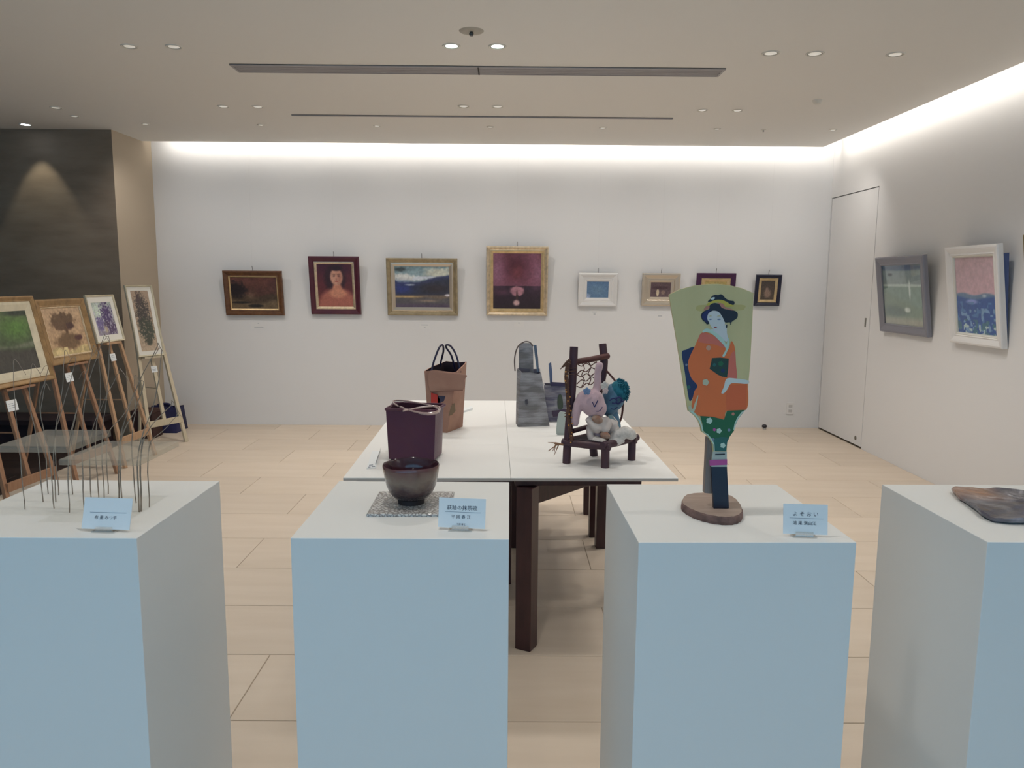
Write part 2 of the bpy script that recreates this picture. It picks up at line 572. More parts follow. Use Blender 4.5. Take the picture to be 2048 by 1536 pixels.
# ------------------------------------------------------------------ long display table
ZT = 0.7144
at = 0.0174
bt = 0.013
T0 = Vector((0, 2.8661, 0))
def board(x0, x1, y0, y1, label):
    t = thing('table_board', label, 'board', (T0.x, T0.y, ZT - bt), (0, 0, at), 'white boards on the tables')
    obj('panel', box(x0, x1, y0, y1, 0.0, bt), M_board, t, bevel=0.0012)
    obj('edge_band', box(x0 + 0.001, x1 - 0.001, y0 - 0.0012, y0 + 0.0005, 0.001, bt - 0.003), M_edge, t)
board(-0.630, 0.0146, 0.0, 0.60, 'white board under the maroon basket bag, next to the tea bowl')
board(0.0156, 0.6655, 0.0, 0.90, 'white board under the little branch chair')
board(-0.630, 0.0146, 0.6012, 1.9088, 'white board under the brown paper bag, by the back wall')
board(0.0156, 0.6655, 0.9012, 1.9088, 'white board under the grey newspaper bags')

def leg_at(g, x, y, w, ang, z0, z1):
    c, s = math.cos(ang), math.sin(ang)
    h = w / 2
    pts = [Vector((x + c * i * h - s * j * h, y + s * i * h + c * j * h, z0)) for i, j in ((-1, -1), (1, -1), (1, 1), (-1, 1))]
    return prism(pts, (0, 0, z1 - z0), g)
ZU = ZT - bt
def table(label, top, legs, ah=0.08):
    cx, cy = sum(p[0] for p in top) / len(top), sum(p[1] for p in top) / len(top)
    t = thing('side_table', label, 'table', (cx, cy, 0))
    o_ = Vector((-cx, -cy, 0))
    obj('tabletop', shift(prism([Vector((x, y_, ZU - 0.03)) for x, y_ in top], (0, 0, 0.03)), o_), M_mahog, t, bevel=0.003)
    for x, y_, w_, r_ in legs:
        obj('leg', shift(leg_at(geo(), x, y_, w_, r_, 0, ZU - 0.03), o_), M_mahog, t, bevel=0.003)
    for i in range(len(legs)):
        a, b = legs[i], legs[(i + 1) % len(legs)]
        z = ZU - 0.03 - ah / 2
        obj('apron', shift(bar((a[0], a[1], z), (b[0], b[1], z), 0.03, ah), o_), M_mahog, t, bevel=0.002)
table('dark mahogany table with an angled corner under the branch chair', [(0.03, 2.905), (0.53, 2.915), (0.57, 3.45), (0.57, 4.12), (0.02, 4.12)],
      [(0.082, 2.912, 0.068, -0.47), (0.525, 3.425, 0.06, -0.7), (0.525, 4.09, 0.060, 0.05), (0.055, 4.09, 0.06, 0)])
table('dark mahogany table under the maroon handbag', [(-0.59, 2.905), (0.02, 2.905), (0.02, 3.62), (-0.59, 3.62)],
      [(-0.55, 2.96, 0.06, 0), (-0.075, 2.96, 0.06, 0), (-0.005, 3.58, 0.055, 0), (-0.55, 3.58, 0.06, 0)])
table('dark mahogany table nearest the back wall, under the farther white boards', [(-0.56, 4.23), (0.55, 4.23), (0.55, 4.74), (-0.56, 4.74)],
      [(-0.52, 4.27, 0.055, 0), (0.505, 4.27, 0.055, 0.02), (0.515, 4.70, 0.055, 0.02), (-0.52, 4.70, 0.055, 0)])

# ------------------------------------------------------------------ a little painter for canvases
class Paint:
    def __init__(s, w, h, n=90, base=(120, 110, 100)):
        s.w, s.h = w, h
        s.nx = n if w >= h else max(24, int(n * w / h))
        s.ny = n if h > w else max(24, int(n * h / w))
        s.U, s.V = np.meshgrid(np.linspace(0, 1, s.nx + 1), np.linspace(0, 1, s.ny + 1))
        s.C = np.zeros((s.ny + 1, s.nx + 1, 3)) + np.array(base, float)
        s.D = None
    def noise(s, sc, seed=0, sy=None):
        r = np.random.default_rng(seed)
        kx, ky = int(sc) + 2, int(sy or sc * s.h / s.w) + 2
        L = r.random((ky + 1, kx + 1))
        u, v = s.U * (kx - 1), s.V * (ky - 1)
        i, j = np.floor(u).astype(int), np.floor(v).astype(int)
        a, b = u - i, v - j
        a, b = a * a * (3 - 2 * a), b * b * (3 - 2 * b)
        return (L[j, i] * (1 - a) + L[j, i + 1] * a) * (1 - b) + (L[j + 1, i] * (1 - a) + L[j + 1, i + 1] * a) * b
    def mix(s, m, c):
        m = np.clip(m, 0, 1)[..., None]
        s.C = s.C * (1 - m) + np.array(c, float) * m
    def grad(s, v0, v1, c0, c1):
        k = np.clip((s.V - v0) / (v1 - v0), 0, 1)[..., None]
        m = ((s.V >= v0 - 1e-6) & (s.V <= v1 + 1e-6))[..., None]
        s.C = np.where(m, np.array(c0, float) * (1 - k) + np.array(c1, float) * k, s.C)
    def ell(s, cx, cy, rx, ry, c, soft=0.25, rough=0, seed=0, a=1.0):
        d = np.sqrt(((s.U - cx) / rx) ** 2 + ((s.V - cy) / ry) ** 2)
        if rough: d = d + rough * (s.noise(22, seed) - 0.5) * 2
        s.mix(a * (1 - d) / soft + 0.5 * (soft < 0.9), c) if soft < 0.9 else s.mix(a * np.exp(-d * d * 1.2), c)
    def below(s, fn, c, soft=0.02, top=None, a=1.0):
        m = np.clip((fn - s.V) / soft + 0.5, 0, 1)
        if top is not None: m = m * np.clip((s.V - top) / soft + 0.5, 0, 1)
        s.mix(a * m, c)
    def speck(s, sc, lo, c, seed, v0=0, v1=1, u0=0, u1=1, a=1.0):
        m = (s.noise(sc, seed) > lo) & (s.V >= v0) & (s.V <= v1) & (s.U >= u0) & (s.U <= u1)
        s.mix(m * a, c)
    def grain(s, amp, seed=3):
        s.C = s.C * (1 + 0.45 * amp * ((s.noise(38, seed) - 0.5) + 0.7 * (s.noise(16, seed + 9) - 0.5)))[..., None]
    def mesh(s, name, m, gain=1.5):
        me = bpy.data.meshes.new(name)
        v = np.stack([(s.U - 0.5) * s.w, np.zeros_like(s.U), s.V * s.h], -1).reshape(-1, 3)
        nx = s.nx + 1
        f = [(j * nx + i, j * nx + i + 1, (j + 1) * nx + i + 1, (j + 1) * nx + i) for j in range(s.ny) for i in range(s.nx)]
        me.from_pydata(v.tolist(), [], f)
        at_ = me.color_attributes.new('Col', 'FLOAT_COLOR', 'POINT')
        c = np.clip(s.C / 255, 0, 1)
        lin = np.where(c <= 0.04045, c / 12.92, ((c + 0.055) / 1.055) ** 2.4)
        lin = np.clip(lin * gain, 0, 0.9).reshape(-1, 3)
        at_.data.foreach_set('color', np.concatenate([lin, np.ones((len(lin), 1))], 1).astype(np.float32).ravel())
        me.materials.append(m)
        me.update()
        return me

M_oil = vmat('oil_paint', 0.42, 0.25, 90)
M_paper = vmat('painted_paper', 0.75)

def ring(w, h, prof):
    """mitred picture frame; prof = list of (inset from the outer edge, height towards the viewer)"""
    g = geo()
    v, f = [], []
    for ins, d in prof:
        a, z0, z1 = w / 2 - ins, ins, h - ins
        v += [(-a, -d, z0), (a, -d, z0), (a, -d, z1), (-a, -d, z1)]
    for i in range(len(prof) - 1):
        for k in range(4):
            f.append((i * 4 + k, i * 4 + (k + 1) % 4, (i + 1) * 4 + (k + 1) % 4, (i + 1) * 4 + k))
    return add(g, v, f)

def picture(label, w, h, fw, fmat, lw, lmat, paint, loc, rz, tilt, th=0.03, name='framed_painting', group=None, mat_w=None, wire=True, glazed=False, step=0.006, cat='painting'):
    """fw frame width, lw liner width; paint(Paint) draws on the canvas"""
    t = thing(name, label, cat, loc, (tilt, 0, rz), group)
    prof = [(0, 0), (0, th * 0.75), (0.004, th * 0.95), (fw * 0.25, th), (fw * 0.45, th * 0.9), (fw * 0.8, th * 0.66), (fw * 0.92, th * 0.72), (fw, th * 0.6), (fw, th * 0.35)]
    obj('frame', ring(w, h, prof), fmat, t, fix=True)
    ins = fw
    if lw:
        e = th * 0.6
        obj('liner', ring(w, h, [(ins - 0.001, e * 0.6), (ins, e), (ins + lw * 0.3, e * 1.05), (ins + lw, e * 0.62), (ins + lw, e * 0.3)]), lmat, t)
        ins += lw
    if mat_w:
        mw, mm = mat_w
        obj('mount', ring(w, h, [(ins - 0.001, th * 0.40), (ins + mw, th * 0.40), (ins + mw, th * 0.30)]), mm, t)
        ins += mw
    p = Paint(w - 2 * ins + 0.004, h - 2 * ins + 0.004)
    paint(p)
    obj('canvas', p.mesh('canvas', M_paper if mat_w else M_oil), None, t, loc=(0, -th * 0.3, ins - 0.002))
    obj('back_panel', box(-w / 2 + 0.004, w / 2 - 0.004, -th * 0.22, 0.0, 0.004, h - 0.004), mat('frame_back', (0.20, 0.15, 0.10), 0.8), t)
    if glazed:
        obj('glass', box(-w / 2 + fw - 0.002, w / 2 - fw + 0.002, -th * 0.5, -th * 0.47, fw - 0.002, h - fw + 0.002), M_glass, t)
    if wire:
        # hook on the back and a hanging wire up into the cove
        hk = obj('hook', tube([(0, 0.004, h - 0.03), (0, 0.006, h + 0.02), (0, 0.001, h + 0.03), (0, -0.003, h + 0.045)], 0.003, 6), M_wire, t)
        top = (LID - 0.02 - loc[2])
        inv = Matrix.Rotation(tilt, 3, 'X').inverted()
        a0 = Vector((0, 0.001, h + 0.03))
        b0 = inv @ Vector((0, (Matrix.Rotation(tilt, 3, 'X') @ a0).y * 0.75, top))
        obj('hanging_wire', tube([a0, b0], 0.0005, 5), mat('nylon_wire', (0.66, 0.65, 0.65), 0.4), t)
    return t

M_wood1 = mat('walnut_frame', (0.17, 0.075, 0.030), 0.4, col2=(0.10, 0.04, 0.018), nscale=30)
M_red = mat('maroon_frame', (0.10, 0.022, 0.035), 0.35, col2=(0.07, 0.012, 0.03), nscale=12)
M_gold = mat('gold_leaf', (0.64, 0.48, 0.26), 0.35, 0.65, noise=0.15, nscale=25, bump=0.1)
M_gold2 = mat('pale_gold', (0.66, 0.54, 0.38), 0.34, 0.6, noise=0.2, nscale=30)
M_champ = mat('champagne_frame', (0.62, 0.54, 0.44), 0.30, 0.7)
M_olive = mat('olive_gold_frame', (0.36, 0.29, 0.18), 0.4, 0.5, noise=0.2, nscale=20)
M_wfr = mat('white_frame', (0.80, 0.79, 0.78), 0.4)
M_purple = mat('dark_purple_frame', (0.055, 0.010, 0.060), 0.35)
M_navy = mat('navy_frame', (0.010, 0.012, 0.035), 0.35)
M_grey = mat('grey_frame', (0.26, 0.26, 0.30), 0.45, 0.2)
M_mount = mat('mount_board', (0.74, 0.72, 0.66), 0.8)

def p_red_land(p):
    p.grad(0, 1, (70, 55, 45), (95, 58, 50))
    p.mix(p.noise(7, 4) * 0.6, (60, 35, 35))
    p.below(0.42 + 0.05 * np.sin(p.U * 9), (62, 50, 40), 0.08)
    p.ell(0.14, 0.60, 0.18, 0.26, (32, 24, 26), 0.5, 0.35, 2)
    p.below(0.22 + 0.06 * np.sin(p.U * 7 + 1), (104, 88, 66), 0.1, a=0.7)
    p.ell(0.2, 0.20, 0.22, 0.035, (38, 34, 32), 0.5)
    p.ell(0.52, 0.10, 0.16, 0.05, (36, 32, 30), 0.5)
    p.ell(0.42, 0.40, 0.12, 0.14, (125, 100, 80), 0.95, a=0.5)
    p.grain(0.5)
def p_portrait(p):
    p.grad(0, 1, (95, 45, 40), (48, 24, 44))
    p.mix(p.noise(5, 3) * 0.4, (100, 40, 42))
    p.ell(0.50, 0.66, 0.30, 0.33, (44, 26, 34), 0.3, 0.1, 5)          # hair
    p.ell(0.55, 0.02, 0.55, 0.42, (146, 88, 76), 0.25)               # dress and shoulders
    p.ell(0.56, 0.40, 0.14, 0.17, (168, 112, 92), 0.4)               # neck
    p.ell(0.57, 0.32, 0.24, 0.11, (176, 120, 98), 0.5)               # chest
    p.ell(0.55, 0.70, 0.175, 0.20, (172, 128, 110), 0.25)             # face
    p.ell(0.64, 0.68, 0.08, 0.16, (140, 92, 80), 0.95, a=0.7)
    for x in (0.485, 0.615):
        p.ell(x, 0.725, 0.035, 0.014, (70, 44, 48), 0.7)
        p.ell(x, 0.765, 0.05, 0.010, (84, 54, 52), 0.8)
    p.ell(0.55, 0.65, 0.022, 0.04, (150, 104, 90), 0.95)
    p.ell(0.55, 0.595, 0.045, 0.013, (140, 66, 62), 0.7)
    p.ell(0.55, 0.90, 0.16, 0.06, (40, 24, 32), 0.6)
    p.grain(0.25)
def p_mount(p):
    p.grad(0.45, 1, (140, 156, 162), (100, 122, 130))
    p.ell(0.10, 0.92, 0.14, 0.05, (58, 66, 68), 0.8, 0.3, 2)
    p.ell(0.80, 0.84, 0.28, 0.12, (176, 178, 166), 0.7, 0.35, 3)
    p.ell(0.40, 0.84, 0.2, 0.08, (124, 144, 150), 0.95, a=0.7)
    p.ell(0.16, 0.73, 0.22, 0.09, (190, 192, 190), 0.6, 0.35, 4)
    p.ell(0.42, 0.70, 0.10, 0.05, (186, 192, 200), 0.6, 0.4, 5)
    p.ell(0.60, 0.73, 0.14, 0.035, (180, 186, 196), 0.6, 0.4, 6)
    rg = 0.64 - 0.04 * np.sin(p.U * 5) + 0.16 * np.clip(p.U - 0.35, 0, 1) + 0.05 * (p.noise(12, 8) - 0.5)
    p.below(rg, (52, 58, 88), 0.04)
    p.below(rg - 0.08, (46, 50, 66), 0.08)
    p.ell(0.12, 0.46, 0.24, 0.16, (44, 54, 110), 0.95)
    p.ell(0.27, 0.55, 0.08, 0.02, (150, 160, 176), 0.7, 0.3, 9, a=0.7)
    p.ell(0.75, 0.46, 0.30, 0.14, (50, 44, 50), 0.95)
    p.below(0.30 + 0 * p.U, (100, 88, 78), 0.05)
    p.below(0.22 + 0.02 * np.sin(p.U * 14), (78, 76, 80), 0.06)
    p.ell(0.16, 0.26, 0.3, 0.02, (160, 138, 100), 0.8)
    p.ell(0.60, 0.16, 0.2, 0.03, (130, 116, 104), 0.9)
    p.ell(0.96, 0.30, 0.05, 0.03, (196, 190, 196), 0.6)
    p.below(0.08 + 0 * p.U, (76, 66, 84), 0.08)
    p.grain(0.35)
def p_flowers(p):
    p.grad(0, 0.42, (36, 26, 34), (44, 30, 44))
    p.grad(0.42, 1, (104, 62, 78), (92, 50, 58))
    p.mix((p.noise(5, 6) * 0.5) * (p.V > 0.42), (126, 84, 106))
    p.ell(0.10, 0.70, 0.16, 0.3, (128, 90, 110), 0.95, a=0.8)
    p.ell(0.92, 0.66, 0.16, 0.3, (124, 84, 104), 0.95, a=0.8)
    p.ell(0.48, 0.76, 0.26, 0.26, (66, 28, 40), 0.95)
    p.ell(0.50, 0.66, 0.12, 0.14, (100, 50, 58), 0.95)
    for x, y_, r in ((0.42, 0.33, 0.065), (0.50, 0.35, 0.07), (0.58, 0.33, 0.065), (0.46, 0.29, 0.06), (0.55, 0.29, 0.06)):
        p.ell(x, y_, r, r * 0.9, (158, 112, 124), 0.5, 0.2, int(x * 100))
    p.ell(0.50, 0.20, 0.02, 0.12, (60, 42, 44), 0.8)
    p.ell(0.49, 0.11, 0.065, 0.05, (168, 138, 140), 0.7)
    p.ell(0.2, 0.3, 0.2, 0.06, (70, 44, 60), 0.95)
    p.grain(0.35)
def p_blue(p):
    p.grad(0, 1, (86, 112, 140), (78, 104, 136))
    p.ell(0.5, 0.5, 0.4, 0.3, (104, 132, 156), 0.95)
    p.ell(0.07, 0.12, 0.1, 0.14, (150, 162, 186), 0.8)
    p.mix(p.noise(9, 2) * 0.4, (70, 96, 128))
    p.grain(0.3)
def p_house(p):
    p.grad(0, 1, (96, 80, 84), (84, 66, 70))
    p.mix(p.noise(8, 3) * 0.5, (66, 52, 58))
    p.ell(0.36, 0.30, 0.07, 0.24, (178, 164, 140), 0.4)
    p.ell(0.62, 0.32, 0.10, 0.14, (118, 100, 92), 0.6)
    p.ell(0.5, 0.62, 0.4, 0.10, (66, 48, 54), 0.6)
    p.grain(0.4)
def p_small_dark(p):
    p.grad(0, 1, (70, 60, 52), (62, 54, 50))
    p.ell(0.5, 0.32, 0.24, 0.20, (126, 104, 92), 0.6, 0.2, 4)
    p.ell(0.45, 0.52, 0.10, 0.14, (118, 98, 88), 0.7)
    p.grain(0.5)
def p_small_yellow(p):
    p.grad(0, 1, (120, 104, 60), (150, 134, 84))
    p.ell(0.5, 0.4, 0.3, 0.3, (92, 84, 60), 0.8)
    p.grain(0.4)

TILT = math.radians(8)
def hang(label, x0, x1, z0, z1, fw, fm, lw, lm, paint, **k):
    return picture(label, x1 - x0, z1 - z0, fw, fm, lw, lm, paint, ((x0 + x1) / 2, YB - 0.004, z0), 0, TILT, **k)
hang('walnut framed reddish dusk landscape with a dark tree, nearest the easels', -2.803, -2.224, 1.112, 1.553, 0.052, M_wood1, 0.012, M_gold, p_red_land)
hang('maroon framed portrait of a dark-haired woman in a rose dress', -1.956, -1.462, 1.127, 1.698, 0.052, M_red, 0.024, M_gold2, p_portrait)
hang('olive-gold framed snowy mountain landscape above the brown paper bag', -1.197, -0.500, 1.122, 1.687, 0.045, M_olive, 0.036, M_champ, p_mount)
hang('gold framed dark maroon flower still life, tallest on the back wall', -0.216, 0.390, 1.127, 1.809, 0.038, M_gold2, 0.030, M_gold, p_flowers)
hang('wide white frame around a small blue picture', 0.695, 1.080, 1.224, 1.555, 0.055, M_wfr, 0.030, M_wfr, p_blue)
hang('silvery champagne frame around a small brown house picture, partly behind the paddle', 1.325, 1.700, 1.233, 1.556, 0.060, M_champ, 0.028, M_champ, p_house)
hang('dark purple frame with gold liner mostly hidden by the paddle', 1.861, 2.248, 1.236, 1.562, 0.050, M_purple, 0.035, M_gold, p_small_yellow)
hang('small navy frame with gold liner around a dark figure picture', 2.449, 2.703, 1.242, 1.551, 0.034, M_navy, 0.026, M_gold, p_small_dark)

# right wall
def p_grey_view(p):
    p.grad(0, 1, (140, 146, 134), (128, 142, 146))
    p.ell(0.5, 0.95, 0.6, 0.045, (84, 100, 124), 0.6)
    p.ell(0.2, 0.84, 0.06, 0.025, (64, 70, 78), 0.7)
    p.below(0.66 + 0 * p.U, (124, 142, 132), 0.02)
    p.ell(0.5, 0.66, 0.7, 0.022, (176, 186, 178), 0.6)
    p.ell(0.68, 0.60, 0.022, 0.15, (196, 202, 196), 0.6)
    p.below(0.44 - 0.3 * (p.U - 0.4), (118, 132, 116), 0.10)
    p.ell(0.30, 0.22, 0.3, 0.09, (94, 108, 102), 0.8, 0.2, 6)
    p.ell(0.60, 0.26, 0.07, 0.04, (190, 194, 186), 0.6)
    p.below(0.12 + 0 * p.U, (152, 150, 136), 0.08)
    p.grain(0.2)
def p_pink_field(p):
    p.grad(0.5, 1, (186, 152, 160), (178, 150, 156))
    p.below(0.52 + 0.015 * np.sin(p.U * 10), (96, 118, 146), 0.02)
    p.below(0.47 + 0.02 * np.sin(p.U * 6 + 2), (50, 80, 142), 0.03)
    p.ell(0.40, 0.42, 0.14, 0.03, (136, 146, 196), 0.7)
    p.ell(0.72, 0.50, 0.05, 0.02, (160, 170, 180), 0.6)
    p.speck(14, 0.70, (84, 122, 166), 21, 0.05, 0.42, a=0.8)
    p.speck(16, 0.74, (130, 160, 184), 23, 0.02, 0.34, a=0.8)
    p.speck(13, 0.58, (70, 112, 120), 25, 0, 0.18, a=0.8)
    p.speck(18, 0.74, (170, 186, 184), 27, 0, 0.14)
    p.grain(0.2)
def p_yellow(p):
    p.grad(0, 1, (150, 130, 60), (180, 160, 70))
    p.mix(p.noise(6, 3) * 0.6, (110, 110, 70))
    p.grain(0.3)
def hang_r(label, ya, yb, z0, h, fw, fm, lw, lm, paint, **k):
    return picture(label, ya - yb, h, fw, fm, lw, lm, paint, (XR - 0.004, (ya + yb) / 2, z0), -PI / 2, TILT, **k)
hang_r('grey framed misty landscape beside the flush door', 6.40, 5.66, 1.075, 0.615, 0.070, M_grey, 0.0, None, p_grey_view, th=0.035, glazed=True, wire=False)
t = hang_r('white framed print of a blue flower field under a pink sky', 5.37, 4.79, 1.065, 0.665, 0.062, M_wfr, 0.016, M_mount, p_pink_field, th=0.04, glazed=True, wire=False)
obj('shadow_wedge', prism([(0.284, 0.001, 0.02), (0.284, 0.001, 0.60), (0.284, 0.040, 0.60)], (-0.56, 0, 0)), mat('shadow_blue', (0.07, 0.11, 0.26), 0.7), t)  # shadow between leaning frame and wall, added as a solid blue wedge
hang_r('picture with a dark gilded frame beyond the pink and blue print', 4.57, 3.97, 1.09, 0.68, 0.05, mat('dark_gilt', (0.20, 0.15, 0.05), 0.5, 0.3), 0.02, M_gold, p_yellow, wire=False)

# caption cards under the paintings
def text_mesh(s, size, m, name='lettering', align='CENTER'):
    c = bpy.data.curves.new(name, 'FONT')
    c.body, c.size, c.align_x, c.align_y = s, size, align, 'CENTER'
    c.resolution_u = 2
    o = bpy.data.objects.new(name, c)
    COL.objects.link(o)
    dg = bpy.context.evaluated_depsgraph_get()
    me = bpy.data.meshes.new_from_object(o.evaluated_get(dg))
    bpy.data.objects.remove(o)
    bpy.data.curves.remove(c)
    me.materials.clear()
    me.materials.append(m)
    return me

def wall_card(px, py, w, h, label, lines):
    c = on_y(px, py, YB)
    t = thing('caption_card', label, 'card', (c.x, YB, c.z), group='caption cards under the paintings')
    obj('card', box(-w / 2, w / 2, -0.002, 0, -h / 2, h / 2), M_wfr, t)
    g = geo()
    for (x0, x1, z) in lines:
        box(x0 * w, x1 * w, -0.0026, -0.0018, z * h - 0.002, z * h + 0.002, g)
    obj('print', g, M_ink2, t)
wall_card(517, 650, 0.14, 0.07, 'small white caption card under the walnut framed landscape', [(-0.30, 0.35, -0.3), (-0.05, 0.05, 0.25)])
wall_card(850, 652, 0.11, 0.055, 'small white caption card under the mountain landscape', [(-0.35, 0.30, 0.2), (-0.1, 0.05, -0.2)])
wall_card(1038, 648, 0.10, 0.055, 'small white caption card under the gold framed flower still life', [(-0.1, 0.1, 0.2)])
wall_card(1189, 626, 0.10, 0.055, 'small white caption card under the wide white frame', [(-0.2, 0.2, 0.2), (-0.1, 0.1, -0.2)])
wall_card(1320, 633, 0.10, 0.05, 'small white caption card under the silvery champagne frame', [(-0.2, 0.2, 0.1)])

# wall socket, small stopper
t = thing('wall_socket', 'pale wall socket low on the back wall near the door', 'socket', (2.879, YB, 0.20))
obj('plate', box(-0.036, 0.036, -0.008, 0, -0.06, 0.06), M_wfr, t, bevel=0.002)
for z in (-0.025, 0.025):
    obj('outlet', box(-0.018, 0.018, -0.0095, -0.006, z - 0.014, z + 0.014), mat('socket_grey', (0.55, 0.54, 0.53), 0.5), t)
t = thing('door_stop', 'small dark round stopper on the floor at the back wall', 'door stop', (2.60, 7.56, 0))
obj('base', lathe([(0.0005, 0.012), (0.014, 0.012), (0.018, 0.006), (0.018, 0)], 16), M_metal, t, smooth=True)
obj('cap', ball((0, 0, 0.03), (0.026, 0.026, 0.02), 14, 8), M_dark, t, smooth=True)

# ------------------------------------------------------------------ tea bowl on its glass mat
P2 = lambda px, py, z=1.0: on_z(px, py, z)
c = Vector((-0.2005, 1.553, 1.0))
def crackle():
    m = mat('pebbled_glass', (0.60, 0.58, 0.55), 0.2, spec=0.8)
    nt = m.node_tree; N, L = nt.nodes, nt.links
    b = N['Principled BSDF']
    tc = N.new('ShaderNodeTexCoord'); vo = N.new('ShaderNodeTexVoronoi')
    vo.feature = 'DISTANCE_TO_EDGE'; vo.inputs['Scale'].default_value = 130
    L.new(tc.outputs['Object'], vo.inputs['Vector'])
    rp = N.new('ShaderNodeValToRGB')
    rp.color_ramp.elements[0].color = (0.24, 0.22, 0.21, 1); rp.color_ramp.elements[0].position = 0.02
    rp.color_ramp.elements[1].color = (0.66, 0.65, 0.62, 1); rp.color_ramp.elements[1].position = 0.22
    L.new(vo.outputs['Distance'], rp.inputs[0]); L.new(rp.outputs[0], b.inputs['Base Color'])
    bp = N.new('ShaderNodeBump'); bp.inputs['Strength'].default_value = 0.8; bp.inputs['Distance'].default_value = 0.003
    L.new(vo.outputs['Distance'], bp.inputs['Height']); L.new(bp.outputs[0], b.inputs['Normal'])
    return m
obj('glass_mat', box(-0.083, 0.083, -0.083, 0.083, 0.0, 0.006), crackle(), None, loc=(-0.198, 1.556, 1.0), rot=(0, 0, 0.01), bevel=0.0015,
    label='square pebbled glass mat under the tea bowl', cat='mat')
def glaze():
    m = mat('tea_bowl_glaze', (0.10, 0.035, 0.035), 0.22, coat=0.5, bump=0.25, bscale=30)
    nt = m.node_tree; N, L = nt.nodes, nt.links
    b = N['Principled BSDF']
    tc = N.new('ShaderNodeTexCoord'); sp = N.new('ShaderNodeSeparateXYZ')
    L.new(tc.outputs['Object'], sp.inputs[0])
    nz = N.new('ShaderNodeTexNoise'); nz.inputs['Scale'].default_value = 26; nz.inputs['Detail'].default_value = 7
    L.new(tc.outputs['Object'], nz.inputs['Vector'])
    ma = N.new('ShaderNodeMath'); ma.operation = 'MULTIPLY_ADD'; ma.inputs[1].default_value = 0.05
    L.new(nz.outputs['Fac'], ma.inputs[0]); L.new(sp.outputs['Z'], ma.inputs[2])
    mr = N.new('ShaderNodeMapRange'); mr.inputs['From Min'].default_value = 0.02; mr.inputs['From Max'].default_value = 0.12
    L.new(ma.outputs[0], mr.inputs['Value'])
    rp = N.new('ShaderNodeValToRGB'); cr = rp.color_ramp
    cr.elements[0].color = (0.022, 0.012, 0.018, 1); cr.elements[0].position = 0.18
    cr.elements[1].color = (0.14, 0.040, 0.045, 1); cr.elements[1].position = 0.95
    e = cr.elements.new(0.40); e.color = (0.06, 0.028, 0.03, 1)
    e = cr.elements.new(0.58); e.color = (0.19, 0.125, 0.09, 1)
    e = cr.elements.new(0.78); e.color = (0.15, 0.075, 0.06, 1)
    L.new(mr.outputs[0], rp.inputs[0]); L.new(rp.outputs[0], b.inputs['Base Color'])
    return m
bowl = thing('tea_bowl', 'dark brown glazed ceramic tea bowl on a glass mat', 'bowl', (c.x, c.y, 1.006))
H = 0.084
prof = [(0.0005, 0.010), (0.020, 0.010), (0.023, 0.0), (0.0275, 0.0), (0.0285, 0.010), (0.036, 0.014), (0.045, 0.024), (0.052, 0.040), (0.0555, 0.058), (0.0585, 0.076), (0.0590, 0.081), (0.0575, H), (0.0555, 0.081), (0.052, 0.060), (0.047, 0.040), (0.038, 0.024), (0.022, 0.016), (0.0005, 0.014)]
g = lathe(prof, 56)
g[0] = [(x * (1 + 0.008 * math.sin(3 * math.atan2(y_, x) + z * 30)), y_ * (1 + 0.012 * math.sin(2 * math.atan2(y_, x))), z + 0.0009 * math.sin(4 * math.atan2(y_, x) + 1) * (z / H) ** 2) for x, y_, z in g[0]]
bo = obj('bowl_body', g, [glaze(), mat('bowl_inside', (0.060, 0.016, 0.026), 0.15, coat=0.6, noise=0.3, nscale=30), mat('bowl_foot', (0.03, 0.02, 0.022), 0.6)], bowl, smooth=True)
n_ = 56
for i, p in enumerate(bo.data.polygons):
    rr = math.hypot(p.center.x, p.center.y)
    band = min(p.vertices) // n_
    p.material_index = 1 if band >= 11 else (2 if band <= 3 else 0)

# ------------------------------------------------------------------ title cards on clear stands
def title_card(bl, br, hgt, lean, label, l1, l2, l3=None, rzadd=0, line=True):
    a, b = on_z(*bl, 1.006), on_z(*br, 1.006)
    w = (b - a).length
    rz = math.atan2(b.y - a.y, b.x - a.x)
    mid = (a + b) / 2
    t = thing('title_card', label, 'card', (mid.x, mid.y, 1.0), (0, 0, rz))
    R = Matrix.Rotation(-lean, 3, 'X')
    cd = obj('card', box(-w / 2, w / 2, -0.0004, 0.0004, 0, hgt), M_card, t, loc=(0, 0, 0.005), rot=(-lean, 0, 0))
    base = obj('stand', box(-0.024, 0.020, -0.008, 0.022, 0.0, 0.003), M_acryl2, t, bevel=0.0006)
    obj('clip', box(-0.018, 0.014, -0.0035, -0.0012, 0.002, 0.010), M_acryl2, base)
    def put(s, z, size, m, dx=0.0):
        if not s: return
        me = text_mesh(s, size, m)
        o = obj('lettering', me, None, cd, loc=(dx * w, -0.0008, z * hgt), rot=(PI / 2, 0, 0))
    put(l1, 0.66, 0.0098, M_ink)
    put(l2, 0.36, 0.0078, M_ink, -0.02)
    put(l3, 0.12, 0.004, M_ink, -0.01)
    if line:
        obj('rule', box(-w * 0.36, w * 0.40, -0.0007, -0.0003, hgt * 0.525, hgt * 0.535), M_ink2, cd)
    return t
title_card((876, 1053), (970, 1057), 0.056, 0.22, 'pale title card on a clear stand beside the tea bowl', '萩釉の抹茶碗', '平 岡 春 江', '平岡 春江')
title_card((1566, 1066), (1655, 1069), 0.056, 0.16, 'pale title card on a clear stand before the painted paddle', 'よ そ お い', '鴻 巣 満由江')
title_card((163, 1056), (259, 1059), 0.058, 0.30, 'pale title card on a clear stand before the clear plates', None, '布 墨 みつ子')

